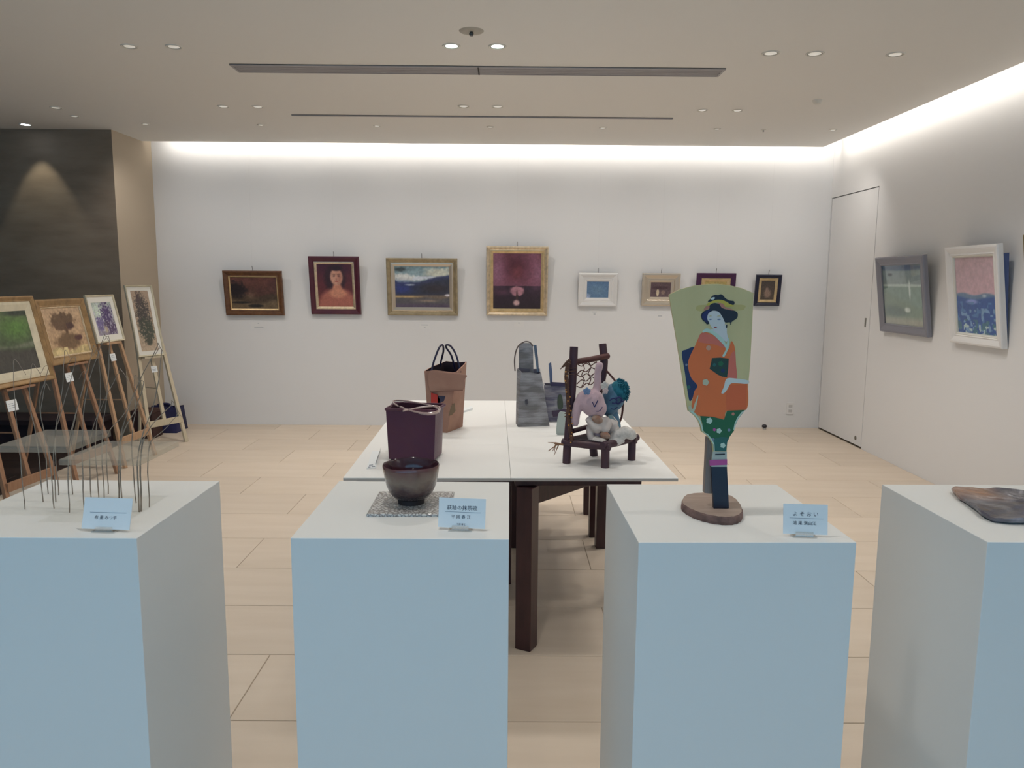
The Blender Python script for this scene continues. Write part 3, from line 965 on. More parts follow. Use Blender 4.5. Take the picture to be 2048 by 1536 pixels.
# ------------------------------------------------------------------ painted wooden paddle (hagoita) on its base
PB = on_z(1442, 1018, 1.016)                    # foot of the handle on the base
hn = Vector((-0.05, -1.0, 0.035)).normalized()  # the way the painted face looks
tp = thing('painted_paddle', 'painted wooden battledore paddle with a woman in an orange kimono', 'paddle', (PB.x, PB.y, 1.0))
ORG = Vector((PB.x, PB.y, 1.0))
def HP(cx, cy, lift=0.0):
    return on_plane(1300 + cx * 0.33854, 540 + cy * 0.33854, PB, hn) + hn * lift - ORG
def HQ(x, y_):      # head details, measured in a finer grid
    return ((1380 + x * 0.078125 - 1300) / 0.33854, (580 + y_ * 0.078125 - 540) / 0.33854)
blade = [(112, 146), (180, 112), (260, 92), (340, 83), (400, 82), (470, 90), (545, 108), (612, 136), (604, 330), (592, 560), (568, 822),
         (548, 842), (524, 872), (508, 905), (499, 945), (480, 968), (463, 995), (455, 1025), (454, 1075), (372, 1075), (368, 1030), (352, 1000), (330, 972), (302, 955),
         (298, 925), (284, 892), (262, 862), (238, 842), (224, 832), (196, 660), (160, 430), (128, 240)]
bl_o = obj('blade', prism([HP(*p) for p in blade], -hn * 0.0085), mat('blade_wood', (0.66, 0.53, 0.26), 0.55, col2=(0.60, 0.48, 0.225), nscale=6, stretch=(3, 3, 0.6)), tp, bevel=0.0006)
M_hand = mat('black_lacquer', (0.006, 0.007, 0.022), 0.35)
obj('handle', prism([HP(*p) for p in [(362, 1160), (455, 1160), (467, 1408), (376, 1410)]], -hn * 0.011), M_hand, tp, bevel=0.0008)
obj('neck', prism([HP(*p) for p in [(372, 1073), (454, 1073), (455, 1163), (362, 1163)]], -hn * 0.0095), mat('neck_paint', (0.45, 0.46, 0.40), 0.5), tp)
PAL = dict(navy=(0.012, 0.020, 0.085), orange=(0.78, 0.155, 0.028), orange2=(0.72, 0.125, 0.028), red=(0.70, 0.15, 0.09), white=(0.66, 0.66, 0.60),
           green=(0.012, 0.11, 0.035), teal=(0.02, 0.11, 0.09), dgreen=(0.016, 0.04, 0.022), face=(0.64, 0.61, 0.58), hair=(0.008, 0.008, 0.018), yellow=(0.55, 0.42, 0.05),
           pink=(0.52, 0.20, 0.13), mauve=(0.46, 0.07, 0.26), mint=(0.50, 0.62, 0.50), cream=(0.55, 0.50, 0.33), grey=(0.20, 0.22, 0.30), lip=(0.30, 0.06, 0.05), hairb=(0.010, 0.010, 0.09), shad=(0.55, 0.42, 0.15), spot=(0.62, 0.30, 0.18))
PM = {k: mat('paint_' + k, v, 0.5) for k, v in PAL.items()}
layer = [0]
def shape(pts, colr, name='painted_shape', smooth=True, parent=None, k=5):
    layer[0] += 1
    q = spline([Vector((p[0], p[1], 0)) for p in pts], k) if smooth else [Vector((p[0], p[1], 0)) for p in pts]
    return obj(name, flat([HP(v.x, v.y, 0.00010 + 0.00003 * layer[0]) for v in q]), PM[colr], parent or bl_o, fix=False)
def dot(cx, cy, r, colr, name='painted_flower', ry=None, n=14, wob=0.15):
    ry = ry or r
    shape([(cx + r * (1 + wob * math.cos(5 * a)) * math.cos(a), cy + ry * (1 + wob * math.cos(5 * a)) * math.sin(a)) for a in [2 * PI * i / n for i in range(n)]], colr, name, smooth=False)
shape([(275, 215), (330, 205), (540, 205), (560, 225), (520, 240), (300, 245)], 'shad', 'background_mist')
shape([(188, 490), (215, 470), (262, 455), (270, 500), (250, 600), (285, 690), (262, 735), (236, 775), (222, 720), (205, 600)], 'navy', 'sash_bow')
dot(228, 692, 11, 'teal'); dot(215, 560, 7, 'grey'); dot(240, 520, 6, 'grey')
shape([(300, 375), (330, 368), (380, 388), (430, 425), (462, 470), (480, 420), (500, 455), (507, 540), (511, 635), (560, 662), (576, 672), (570, 824), (455, 832), (440, 878), (405, 878), (360, 866), (292, 862),
       (262, 838), (246, 815), (250, 770), (262, 716), (280, 684), (245, 640), (228, 590), (225, 545), (240, 500), (262, 455), (282, 410)], 'orange', 'kimono')
shape([(300, 377), (335, 374), (390, 400), (440, 440), (440, 460), (380, 440), (310, 430), (285, 420)], 'red', 'shoulder')
shape([(474, 680), (572, 677), (567, 823), (452, 826), (446, 730)], 'orange2', 'sleeve', smooth=False)
shape([(470, 520), (500, 480), (508, 560), (511, 640), (460, 635)], 'red', 'kimono_front')
shape([(366, 520), (415, 517), (465, 523), (462, 580), (455, 634), (425, 630), (400, 618), (352, 584), (360, 550)], 'dgreen', 'sash', smooth=False)
dot(418, 553, 15, 'green'); dot(380, 560, 10, 'teal'); dot(430, 595, 12, 'navy')
shape([(452, 642), (500, 640), (578, 652), (577, 672), (500, 668), (474, 674), (456, 705), (436, 728), (421, 726), (436, 690)], 'white', 'cuff')
shape([HQ(*p) for p in [(640, 1000), (860, 920), (930, 870), (945, 1100), (965, 1230), (920, 1320), (700, 1160), (520, 1090), (400, 1050), (560, 1000)]], 'face', 'throat')
shape([(318, 352), (345, 347), (392, 372), (432, 408), (450, 440), (462, 400), (468, 420), (462, 462), (440, 510), (428, 505), (446, 462), (400, 408), (350, 368), (310, 370)], 'mint', 'collar')
shape([HQ(*p) for p in [(455, 620), (520, 560), (600, 530), (700, 545), (770, 590), (830, 680), (880, 790), (895, 850), (865, 930), (770, 990), (655, 1012), (565, 970), (492, 850), (442, 740)]], 'face', 'painted_face')
shape([HQ(*p) for p in [(280, 650), (330, 560), (400, 520), (490, 480), (500, 400), (560, 352), (650, 335), (760, 370), (800, 440), (900, 490), (1050, 510), (1180, 550), (1222, 620), (1200, 720), (1110, 785), (1060, 830), (1052, 890), (1030, 880), (1020, 830), (900, 830), (862, 760), (822, 680), (760, 590), (700, 545), (600, 528), (520, 560), (460, 620), (440, 740), (492, 850), (430, 880), (385, 825), (310, 760)]], 'hair', 'hair')
shape([HQ(*p) for p in [(310, 640), (380, 560), (480, 500), (520, 520), (450, 610), (430, 740), (450, 830), (380, 790), (320, 720)]], 'hairb', 'hair_sheen')
shape([HQ(*p) for p in [(455, 300), (480, 260), (520, 230), (560, 160), (640, 125), (720, 130), (790, 108), (850, 145), (900, 205), (1000, 265), (1125, 290), (1125, 372), (1010, 372), (960, 310), (800, 262), (620, 262), (520, 300)]], 'hair', 'hair_bun')
shape([HQ(*p) for p in [(430, 362), (540, 292), (700, 250), (860, 268), (985, 340), (1115, 395), (1105, 420), (900, 425), (842, 352), (700, 322), (560, 345), (470, 405)]], 'yellow', 'hair_band')
shape([HQ(*p) for p in [(700, 328), (860, 358), (900, 440), (1100, 500), (1090, 525), (900, 482), (800, 440), (760, 372)]], 'pink', 'hair_ribbon')
shape([HQ(*p) for p in [(345, 520), (400, 430), (480, 400), (495, 460), (420, 500)]], 'pink', 'hair_ribbon')
shape([HQ(*p) for p in [(530, 215), (600, 185), (640, 205), (600, 245), (535, 245)]], 'white', 'hair_pin')
for x0, x1 in ((485, 560), (690, 795)):
    shape([HQ(*p) for p in [(x0, 755), ((x0 + x1) / 2, 735), (x1, 748), ((x0 + x1) / 2, 772)]], 'grey', 'eye')
    shape([HQ(*p) for p in [(x0 - 10, 672), ((x0 + x1) / 2, 655), (x1, 668), ((x0 + x1) / 2, 675)]], 'shad', 'brow')
shape([HQ(*p) for p in [(605, 955), (645, 940), (695, 952), (645, 978)]], 'lip', 'mouth')
shape([HQ(*p) for p in [(915, 960), (925, 890), (950, 890), (945, 965)]], 'hair', 'hair_lock')
shape([(296, 862), (370, 867), (436, 884), (455, 832), (562, 826), (545, 848), (520, 880), (505, 915), (496, 948), (470, 985), (456, 1015), (450, 1070), (376, 1070), (372, 1026), (356, 1000), (334, 970), (312, 945), (308, 905)], 'green', 'skirt', smooth=False)
shape([(376, 1070), (372, 1026), (358, 1002), (420, 985), (468, 990), (456, 1015), (450, 1070)], 'teal', 'skirt_hem', smooth=False)
dot(350, 890, 18, 'mint'); dot(407, 950, 15, 'mint'); dot(430, 1036, 15, 'mint'); dot(380, 943, 9, 'mauve'); dot(490, 850, 9, 'pink'); dot(466, 945, 9, 'grey'); dot(372, 1000, 8, 'grey')
dot(345, 460, 15, 'spot', wob=0.05); dot(328, 663, 19, 'cream', wob=0.1)
shape([(284, 738), (276, 790), (262, 832), (250, 838), (262, 790)], 'cream', 'kimono_fold')
shape([(258, 842), (240, 836), (226, 812), (236, 800), (250, 818)], 'cream', 'kimono_fold')
# pale painted rim along the waist of the paddle
for pts in ([(226, 830), (242, 840), (266, 860), (288, 892), (302, 925), (307, 952), (314, 950), (309, 920), (296, 886), (272, 852), (248, 832)],
            [(566, 824), (546, 844), (522, 874), (506, 907), (497, 945), (491, 943), (499, 905), (515, 870), (540, 838)],
            [(308, 956), (336, 974), (358, 1002), (374, 1030), (377, 1072), (382, 1072), (380, 1028), (364, 996), (340, 968)]):
    shape(pts, 'mint', 'rim_line', smooth=False)
shape([(384, 1086), (442, 1084), (442, 1091), (384, 1093)], 'hair', 'neck_line', smooth=False)
shape([(350, 1122), (455, 1118), (455, 1150), (352, 1155)], 'mauve', 'neck_band', smooth=False)
# prop behind and the slab with a bark edge
q = Vector((0, 0.024, 0))
def HB(cx, cy, off): return on_y(1300 + cx * 0.33854, 540 + cy * 0.33854, PB.y + off) - ORG
obj('prop', prism([HB(338, 990, 0.016), HB(372, 990, 0.016), HB(376, 1322, 0.016), HB(322, 1318, 0.016)], (0, 0.016, 0)), mat('prop_wood', (0.26, 0.20, 0.17), 0.7, noise=0.2, nscale=12, stretch=(6, 6, 0.5)), tp)
ec = [(188, 1372), (196, 1342), (222, 1322), (300, 1312), (400, 1312), (470, 1326), (512, 1352), (540, 1390), (546, 1425), (520, 1448), (470, 1458), (380, 1452), (290, 1430), (225, 1402)]
base_pts = [on_z(1300 + x * 0.33854, 540 + yy * 0.33854, 1.017) - ORG for x, yy in ec]
bs = spline(base_pts, 4)
g = geo()
nb = len(bs)
cen = sum(bs, Vector()) / nb
v = []
for kk, (s, z) in enumerate(((1.0, 0.0), (1.015, 0.006), (1.0, 0.0135), (0.975, 0.0165))):
    for i, p in enumerate(bs):
        w_ = 1 + 0.012 * math.sin(i * 2.3 + kk)
        v.append((cen.x + (p.x - cen.x) * s * w_, cen.y + (p.y - cen.y) * s * w_, z))
add(g, v, [(r * nb + i, r * nb + (i + 1) % nb, (r + 1) * nb + (i + 1) % nb, (r + 1) * nb + i) for r in range(3) for i in range(nb)])
tri = tessellate_polygon([[Vector(p) for p in v[3 * nb:]]])
add(g, v[3 * nb:], [tuple(t_) for t_ in tri])
tri = tessellate_polygon([[Vector(p) for p in v[:nb]]])
add(g, v[:nb], [tuple(reversed(t_)) for t_ in tri])
bo = obj('base_slab', g, [mat('slab_wood', (0.36, 0.27, 0.22), 0.7, noise=0.15, nscale=9, stretch=(1, 6, 1)), mat('bark', (0.17, 0.10, 0.085), 0.9, noise=0.35, nscale=40, bump=0.6)], tp)
for p in bo.data.polygons:
    if abs(p.normal.z) < 0.75: p.material_index = 1

# ------------------------------------------------------------------ leaf-shaped ceramic plate
lc = Vector((1.135, 1.575, 1.0))
out = [on_z(x, yy, 1.006) - lc for x, yy in ((1903, 981), (1922, 979), (1965, 980), (2005, 982), (2048, 986))]
out += [Vector((1.245, 1.655, 0)) - lc, Vector((1.265, 1.58, 0)) - lc, Vector((1.24, 1.50, 0)) - lc]
out += [on_z(x, yy, 1.006) - lc for x, yy in ((2075, 1043), (2020, 1044), (1985, 1040), (1958, 1026), (1932, 1006), (1912, 991))]
out = [(p.x, p.y) for p in out]
ob = spline([Vector((x, yy, 0)) for x, yy in out], 6)
nb = len(ob)
v = []
lv = [(0.86, 0.0), (0.985, 0.004), (1.0, 0.0095), (0.985, 0.0125), (0.93, 0.0115), (0.75, 0.0085), (0.4, 0.008), (0.03, 0.008)]
for kk, (s, z) in enumerate(lv):
    for i, p in enumerate(ob):
        w_ = 1 + (0.010 * math.sin(i * 0.52) + 0.006 * math.sin(i * 1.15 + 2)) * (1 if 0 < kk < 5 else 0.3)
        zz = z + (0.003 * math.sin(i * 0.4) + 0.001 * math.sin(i * 0.9)) * (z / 0.02) if kk > 0 else 0
        v.append((p.x * s * w_, p.y * s * w_, max(zz, 0)))
g = add(geo(), v, [(r * nb + i, r * nb + (i + 1) % nb, (r + 1) * nb + (i + 1) % nb, (r + 1) * nb + i) for r in range(len(lv) - 1) for i in range(nb)])
add(g, v[:nb], [tuple(t_) for t_ in tessellate_polygon([[Vector(p) for p in v[:nb]]])])
def dish_mat():
    m = mat('raku_glaze', (0.1, 0.1, 0.13), 0.28, bump=0.7, bscale=45, coat=0.3)
    nt = m.node_tree; N, L = nt.nodes, nt.links
    b = N['Principled BSDF']
    tc = N.new('ShaderNodeTexCoord'); sp = N.new('ShaderNodeSeparateXYZ')
    L.new(tc.outputs['Object'], sp.inputs[0])
    nz = N.new('ShaderNodeTexNoise'); nz.inputs['Scale'].default_value = 20; nz.inputs['Detail'].default_value = 8
    L.new(tc.outputs['Object'], nz.inputs['Vector'])
    rp = N.new('ShaderNodeValToRGB'); cr = rp.color_ramp
    cr.elements[0].color = (0.014, 0.017, 0.06, 1); cr.elements[0].position = 0.32
    cr.elements[1].color = (0.26, 0.26, 0.30, 1); cr.elements[1].position = 0.70
    e = cr.elements.new(0.52); e.color = (0.085, 0.08, 0.10, 1)
    L.new(nz.outputs['Fac'], rp.inputs[0])
    mr = N.new('ShaderNodeMapRange'); mr.inputs['From Min'].default_value = -0.02; mr.inputs['From Max'].default_value = -0.07
    L.new(sp.outputs['X'], mr.inputs['Value'])
    n2 = N.new('ShaderNodeTexNoise'); n2.inputs['Scale'].default_value = 11
    L.new(tc.outputs['Object'], n2.inputs['Vector'])
    my = N.new('ShaderNodeMapRange'); my.inputs['From Min'].default_value = 0.0; my.inputs['From Max'].default_value = 0.07
    L.new(sp.outputs['Y'], my.inputs['Value'])
    m0 = N.new('ShaderNodeMath'); m0.operation = 'MULTIPLY'
    L.new(mr.outputs[0], m0.inputs[0]); L.new(my.outputs[0], m0.inputs[1])
    m1 = N.new('ShaderNodeMath'); m1.operation = 'MULTIPLY'
    L.new(m0.outputs[0], m1.inputs[0]); L.new(n2.outputs['Fac'], m1.inputs[1])
    mx = N.new('ShaderNodeMix'); mx.data_type = 'RGBA'
    L.new(m1.outputs[0], mx.inputs['Factor']); L.new(rp.outputs[0], mx.inputs['A']); mx.inputs['B'].default_value = (0.50, 0.22, 0.08, 1)
    L.new(mx.outputs['Result'], b.inputs['Base Color'])
    return m
obj('ceramic_plate', g, dish_mat(), None, smooth=True, loc=lc, label='dark blue-grey leaf-shaped ceramic plate with a rusty tip', cat='plate')

# ------------------------------------------------------------------ clear plates on thin rods
ts = thing('acrylic_sculpture', 'sculpture of two clear plates pierced by thin dark looped wires', 'sculpture', (-0.85, 1.53, 1.0))
S0 = Vector((-0.85, 1.53, 1.0))
obj('clear_plate', shift(box(-1.003, -0.862, 1.468, 1.632, 1.128, 1.141), -S0), M_acryl, ts, bevel=0.001)
obj('clear_plate', shift(box(-0.858, -0.702, 1.428, 1.600, 1.113, 1.124), -S0), M_acryl, ts, bevel=0.001)
M_rod = mat('rod_bronze', (0.30, 0.235, 0.18), 0.45, 0.2, noise=0.3, nscale=60)
feet = [(50, 1019), (86, 1004), (96, 988), (108, 1017), (112, 1004), (118, 990), (139, 1025), (145, 989), (168, 1020), (182, 995), (198, 996), (209, 996), (217, 988), (238, 996), (243, 997), (272, 1006), (279, 1024), (283, 1023), (299, 1015)]
ends = [(26, 716, 26), (62, 725, 20), (95, 730, -14), (88, 765, 12), (150, 712, -18), (128, 700, 12), (184, 690, 20), (170, 742, -12), (205, 668, 16), (236, 735, 20), (196, 700, -10), (218, 672, -14), (262, 790, 16), (312, 686, 14), (286, 760, -12), (268, 750, 12), (322, 696, -12), (340, 800, 12), (352, 820, 10)]
for i, ((fx, fy), (ex, ey, bend)) in enumerate(zip(feet, ends)):
    a = on_z(fx, fy, 1.0)
    yy = a.y
    top = on_y(ex, ey, yy + random.uniform(-0.02, 0.02))
    tip = on_y(ex + bend, ey + abs(bend) * 1.3, yy + random.uniform(-0.01, 0.01))
    thru = Vector((a.x + (top.x - a.x) * 0.12 - 0.002, yy, 1.125))
    midp = thru.lerp(top, 0.5) + Vector((random.uniform(-0.010, 0.010), random.uniform(-0.01, 0.01), 0))
    pts = spline([a, thru, midp, top - Vector((0, 0, 0.012)), top.lerp(tip, 0.3) + Vector((0, 0, 0.004)), tip], 5, closed=False)
    n = len(pts)
    wob = [p + Vector((math.sin(k * 1.9 + i) * 0.0006, 0, 0)) for k, p in enumerate(pts)]
    r0 = 0.0015 if i in (13, 14, 16, 17) else 0.0011
    rad = [r0 if k < n * 0.25 else max(0.0005, r0 * (0.8 - 0.45 * (k / n))) for k in range(n)]
    obj('wire', tube([p - S0 for p in wob], rad, 6), M_rod, ts)

# ------------------------------------------------------------------ bags on the table
M_bagA = mat('maroon_weave', (0.070, 0.010, 0.045), 0.42, col2=(0.095, 0.020, 0.040), nscale=5, bump=0.4, bscale=160)
M_bagAi = mat('maroon_lining', (0.06, 0.012, 0.028), 0.7)
M_cane = mat('cane_handle', (0.42, 0.30, 0.28), 0.25, coat=0.5)
def quad_bag(base, top, z0, z1, th=0.003, nz=6, bulge=0.0, rimwave=0.0, n=8, rise=(0, 0, 0, 0)):
    """open bag: base and top are 4 corners (x,y); returns outer+inner walls with a bottom"""
    g = geo()
    def loop(k, inset):
        f_ = k / nz
        c4 = [Vector((b[0] + (t_[0] - b[0]) * f_, b[1] + (t_[1] - b[1]) * f_, 0)) for b, t_ in zip(base, top)]
        cc = sum(c4, Vector()) / 4
        pts = []
        for i in range(4):
            p, q_ = c4[i], c4[(i + 1) % 4]
            e = (q_ - p)
            nrm = Vector((e.y, -e.x, 0)).normalized()
            for j in range(n):
                u = j / n
                w_ = p.lerp(q_, u) + nrm * (bulge * math.sin(PI * u) * math.sin(PI * min(1, f_ * 1.15)))
                zz = z0 + (z1 - z0 + rise[i] * (1 - u) + rise[(i + 1) % 4] * u) * f_ + rimwave * f_ ** 3 * math.sin(i * 1.7 + u * 4)
                d = (w_ - cc)
                d.z = 0
                w_ = cc + d * (1 - inset / max(d.length, 0.01))
                pts.append((w_.x, w_.y, zz))
        return pts
    rows = [loop(k, 0) for k in range(nz + 1)] + [loop(k, th * 1.5) for k in range(nz, 0, -1)]
    m = 4 * n
    v = [p for r in rows for p in r]
    f = [(r * m + i, r * m + (i + 1) % m, (r + 1) * m + (i + 1) % m, (r + 1) * m + i) for r in range(len(rows) - 1) for i in range(m)]
    f += [tuple(range(m - 1, -1, -1)), tuple((len(rows) - 1) * m + i for i in range(m))]
    return add(g, v, f)

def bag_obj(name, g, mats, parent, origin, nz=6, m=32):
    g = shift(g, -Vector(origin))
    o = obj(name, g, mats, parent, smooth=True)
    for p in o.data.polygons:
        if min(p.vertices) >= (nz + 1) * m: p.material_index = 1
    return o

A = [(-0.502, 3.141), (-0.303, 3.112), (-0.283, 3.270), (-0.482, 3.300)]
Ac = Vector((-0.385, 3.22, ZT))
tA = thing('handbag', 'square maroon woven handbag with thin ring handles', 'bag', Ac)
At = [(p[0] * 1.0 + (-0.006 if i in (0, 3) else 0.006), p[1]) for i, p in enumerate(A)]
bag_obj('bag_body', quad_bag([(Ac.x + (p[0] - Ac.x) * 0.97, Ac.y + (p[1] - Ac.y) * 0.97) for p in A], At, ZT + 0.006, ZT + 0.222, bulge=0.006, rimwave=0.003), [M_bagA, M_bagAi], tA, Ac)
g = geo()
rim = [Vector((p[0], p[1], ZT + 0.219)) - Ac for p in At]
obj('rim_binding', tube(spline([rim[0], rim[0].lerp(rim[1], .5), rim[1], rim[1].lerp(rim[2], .5), rim[2], rim[2].lerp(rim[3], .5), rim[3], rim[3].lerp(rim[0], .5), rim[0]], 4, False), 0.006, 6), M_bagA, tA, smooth=True)
obj('base_strip', shift(prism([Vector((p[0], p[1], ZT)) for p in [(Ac.x + (q_[0] - Ac.x) * 0.90, Ac.y + (q_[1] - Ac.y) * 0.90) for q_ in A]], (0, 0, 0.008)), -Ac), mat('bag_base', (0.02, 0.006, 0.02), 0.6), tA)
for pts, r in (([(796, 812), (787, 806), (790, 801), (812, 802), (842, 807), (868, 813), (878, 820), (862, 826), (838, 825), (815, 819), (800, 813)], 0.0035),
               ([(806, 822), (840, 815), (872, 812), (880, 817), (874, 826), (856, 829), (838, 826)], 0.0035)):
    w_ = []
    for i, (x, yy) in enumerate(pts):
        w_.append(on_z(x, yy, ZT + 0.245 - 0.0004 * (yy - 800)) - Ac)
    obj('ring_handle', tube(spline(w_, 5, False), r, 8), M_cane, tA, smooth=True)

# brown paper bag
M_bagB = mat('brown_paper', (0.42, 0.235, 0.165), 0.7, col2=(0.34, 0.17, 0.12), nscale=9, bump=0.6, bscale=25)
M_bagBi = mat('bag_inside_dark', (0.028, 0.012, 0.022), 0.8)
B = [(-0.393, 3.755), (-0.300, 3.735), (-0.232, 3.90), (-0.325, 3.93)]
Bt = [(-0.412, 3.745), (-0.248, 3.72), (-0.212, 3.91), (-0.335, 3.94)]
Bc = Vector((-0.31, 3.83, ZT))
tB = thing('paper_bag', 'tall crumpled brown paper tote bag with navy tube handles', 'bag', Bc)
bag_obj('bag_body', quad_bag(B, Bt, ZT, ZT + 0.312, bulge=0.008, rimwave=0.004, th=0.004, rise=(-0.004, -0.006, 0.028, 0.024)), [M_bagB, M_bagBi], tB, Bc)
# folded flap over the front, seam, coloured patches
def BW(px, py, yy): return on_y(px, py, yy) - Bc
obj('flap', prism(spline([BW(859, 742, 3.724), (BW(895, 744, 3.722)), BW(926, 748, 3.716), BW(934, 752, 3.712), BW(929, 760, 3.716), BW(926, 780, 3.720), BW(880, 782, 3.727), BW(860, 780, 3.733)], 3), (0, 0.004, 0)), M_bagB, tB)
obj('seam', tube([BW(860, 783, 3.731), BW(890, 782, 3.722), BW(926, 781, 3.716)], 0.0018, 5), mat('seam_brown', (0.22, 0.10, 0.07), 0.8), tB)
for pts, cl in (([(862, 786), (875, 790), (880, 800), (876, 815), (868, 820), (862, 805)], (0.45, 0.035, 0.025)), ([(875, 792), (891, 792), (888, 802), (880, 806), (884, 812), (876, 814)], (0.03, 0.028, 0.06)),
                ([(902, 812), (909, 806), (911, 822), (904, 830), (897, 832)], (0.22, 0.15, 0.09))):
    mm = mat('patch_%d' % int(cl[0] * 1000), cl, 0.7)
    obj('patch', prism([BW(x, yy, 3.727) for x, yy in pts], (0, 0.01, 0)), mm, tB)
M_nav = mat('navy_cord', (0.014, 0.012, 0.05), 0.4)
for pts, y0, y1 in (([(863, 742), (868, 722), (878, 696), (885, 690), (887, 700), (884, 715), (876, 745)], 3.78, 3.90), ([(911, 742), (903, 712), (893, 696), (893, 690), (902, 693), (913, 712), (921, 745)], 3.90, 3.80)):
    n = len(pts)
    w_ = [BW(x, yy, y0 + (y1 - y0) * i / (n - 1)) for i, (x, yy) in enumerate(pts)]
    obj('tube_handle', tube(spline(w_, 5, False), 0.005, 8), M_nav, tB, smooth=True)
# white slip next to it
obj('caption_slip', prism([on_z(x, yy, ZT + 0.0) for x, yy in ((926, 826), (945, 820), (944, 816), (926, 821))], (0, 0, 0.012)), M_card, None, label='small white slip lying beside the brown paper bag', cat='card')

# newspaper bags
def news_mat(name, seed, dark=0.20, blue=False):
    m = mat(name, (0.36, 0.36, 0.38), 0.7)
    nt = m.node_tree; N, L = nt.nodes, nt.links
    b = N['Principled BSDF']
    tc = N.new('ShaderNodeTexCoord')
    mp = N.new('ShaderNodeMapping'); mp.inputs['Location'].default_value = (seed, seed * 2, seed)
    L.new(tc.outputs['Object'], mp.inputs[0])
    br = N.new('ShaderNodeTexNoise'); br.inputs['Scale'].default_value = 16; br.inputs['Detail'].default_value = 2
    mp2 = N.new('ShaderNodeMapping'); mp2.inputs['Scale'].default_value = (0.55, 0.55, 2.2)
    L.new(mp.outputs[0], mp2.inputs[0]); L.new(mp2.outputs[0], br.inputs['Vector'])
    wv = N.new('ShaderNodeTexWave'); wv.bands_direction = 'Z'; wv.inputs['Scale'].default_value = 55; wv.inputs['Distortion'].default_value = 3; wv.inputs['Detail Scale'].default_value = 12
    L.new(mp.outputs[0], wv.inputs['Vector'])
    rp = N.new('ShaderNodeValToRGB')
    rp.color_ramp.elements[0].position = 0.40; rp.color_ramp.elements[0].color = (dark, dark * 0.97, dark * (1.5 if blue else 1.0), 1)
    rp.color_ramp.elements[1].position = 0.66; rp.color_ramp.elements[1].color = (0.40, 0.40, 0.43, 1)
    L.new(br.outputs['Fac'], rp.inputs[0])
    mx = N.new('ShaderNodeMix'); mx.data_type = 'RGBA'; mx.blend_type = 'MULTIPLY'; mx.inputs['Factor'].default_value = 0.35
    L.new(rp.outputs[0], mx.inputs['A']); L.new(wv.outputs['Color'], mx.inputs['B'])
    L.new(mx.outputs['Result'], b.inputs['Base Color'])
    return m
M_news = news_mat('newsprint', 3.1)
M_news_in = mat('newsprint_inside', (0.16, 0.15, 0.19), 0.8)
C4 = [(0.055, 3.900), (0.222, 3.925), (0.200, 4.02), (0.045, 4.00)]
Ct = [(0.070, 3.935), (0.176, 3.955), (0.170, 3.995), (0.048, 3.98)]
Cc = Vector((0.13, 3.96, ZT))
tC = thing('newspaper_bag', 'tall grey newspaper tote bag with a wide strap and thin cord', 'bag', Cc)
bag_obj('bag_body', quad_bag(C4, Ct, ZT, ZT + 0.283, bulge=0.004, rimwave=0.003, rise=(-0.002, -0.010, 0.014, 0.016)), [M_news, M_news_in], tC, Cc)
def CW(px, py, yy): return on_y(px, py, yy) - Cc
g = prism([CW(1037, 748, 3.985), CW(1067, 746, 3.985), CW(1066, 691, 3.985), CW(1058, 686, 3.985), CW(1046, 686, 3.985), CW(1038, 692, 3.985)], (0, 0.006, 0))
obj('wide_strap', g, news_mat('newsprint_strap', 7.7, 0.2), tC)
obj('cord_handle', tube(spline([CW(x, yy, 3.96) for x, yy in ((1030, 742), (1029, 722), (1031, 706), (1036, 693), (1044, 686), (1052, 683), (1060, 685), (1066, 692))], 4, False), 0.0035, 7), mat('cord_brown', (0.12, 0.09, 0.085), 0.6), tC, smooth=True)
obj('side_strap', prism([CW(1067, 690, 3.95), CW(1073, 690, 3.95), CW(1076, 715, 3.95), CW(1078, 744, 3.95), CW(1074, 744, 3.95), CW(1071, 722, 3.95)], (0, 0.005, 0)), mat('blue_strap', (0.13, 0.22, 0.30), 0.6, col2=(0.05, 0.05, 0.11), nscale=14), tC)
obj('headline', prism([CW(1050, 800, 3.915), CW(1055, 799, 3.915), CW(1056, 808, 3.913), CW(1051, 809, 3.913)], (0, 0.01, 0)), mat('news_black', (0.06, 0.06, 0.08), 0.7), tC)

D4 = [(0.208, 4.05), (0.315, 4.06), (0.315, 4.16), (0.208, 4.15)]
D4t = [(0.198, 4.05), (0.320, 4.06), (0.320, 4.15), (0.198, 4.14)]
Dc = Vector((0.26, 4.10, ZT))
tD = thing('newspaper_bag', 'small striped newspaper bag with a blue strap behind the branch chair', 'bag', Dc)
bag_obj('bag_body', quad_bag(D4, D4t, ZT, ZT + 0.20, bulge=0.004), [news_mat('newsprint_blue', 12.3, 0.14, True), M_news_in], tD, Dc)
DW = lambda x, yy, Y: on_y(x, yy, Y) - Dc
obj('shoulder_strap', prism([DW(1097, 728, 4.08), DW(1102, 724, 4.08), DW(1105, 745, 4.08), DW(1105, 768, 4.08), DW(1100, 768, 4.08)], (0, 0.005, 0)), mat('blue_cloth', (0.12, 0.17, 0.30), 0.7), tD)
obj('rim_band', prism([DW(1102, 764, 4.047), DW(1136, 766, 4.053), DW(1136, 773, 4.053), DW(1102, 772, 4.047)], (0, 0.004, 0)), mat('indigo', (0.04, 0.035, 0.09), 0.7), tD)
obj('bottom_band', prism([DW(1104, 822, 4.047), DW(1136, 818, 4.053), DW(1136, 830, 4.053), DW(1106, 834, 4.047)], (0, 0.004, 0)), mat('dark_band', (0.06, 0.04, 0.08), 0.7), tD)
obj('dark_patch', prism(spline([DW(1118, 790, 4.048), DW(1124, 792, 4.048), DW(1126, 815, 4.048), DW(1117, 818, 4.048), DW(1115, 802, 4.048)], 3), (0, 0.004, 0)), mat('leaf_patch', (0.05, 0.07, 0.05), 0.7), tD)
c0 = on_z(1121, 870, ZT)
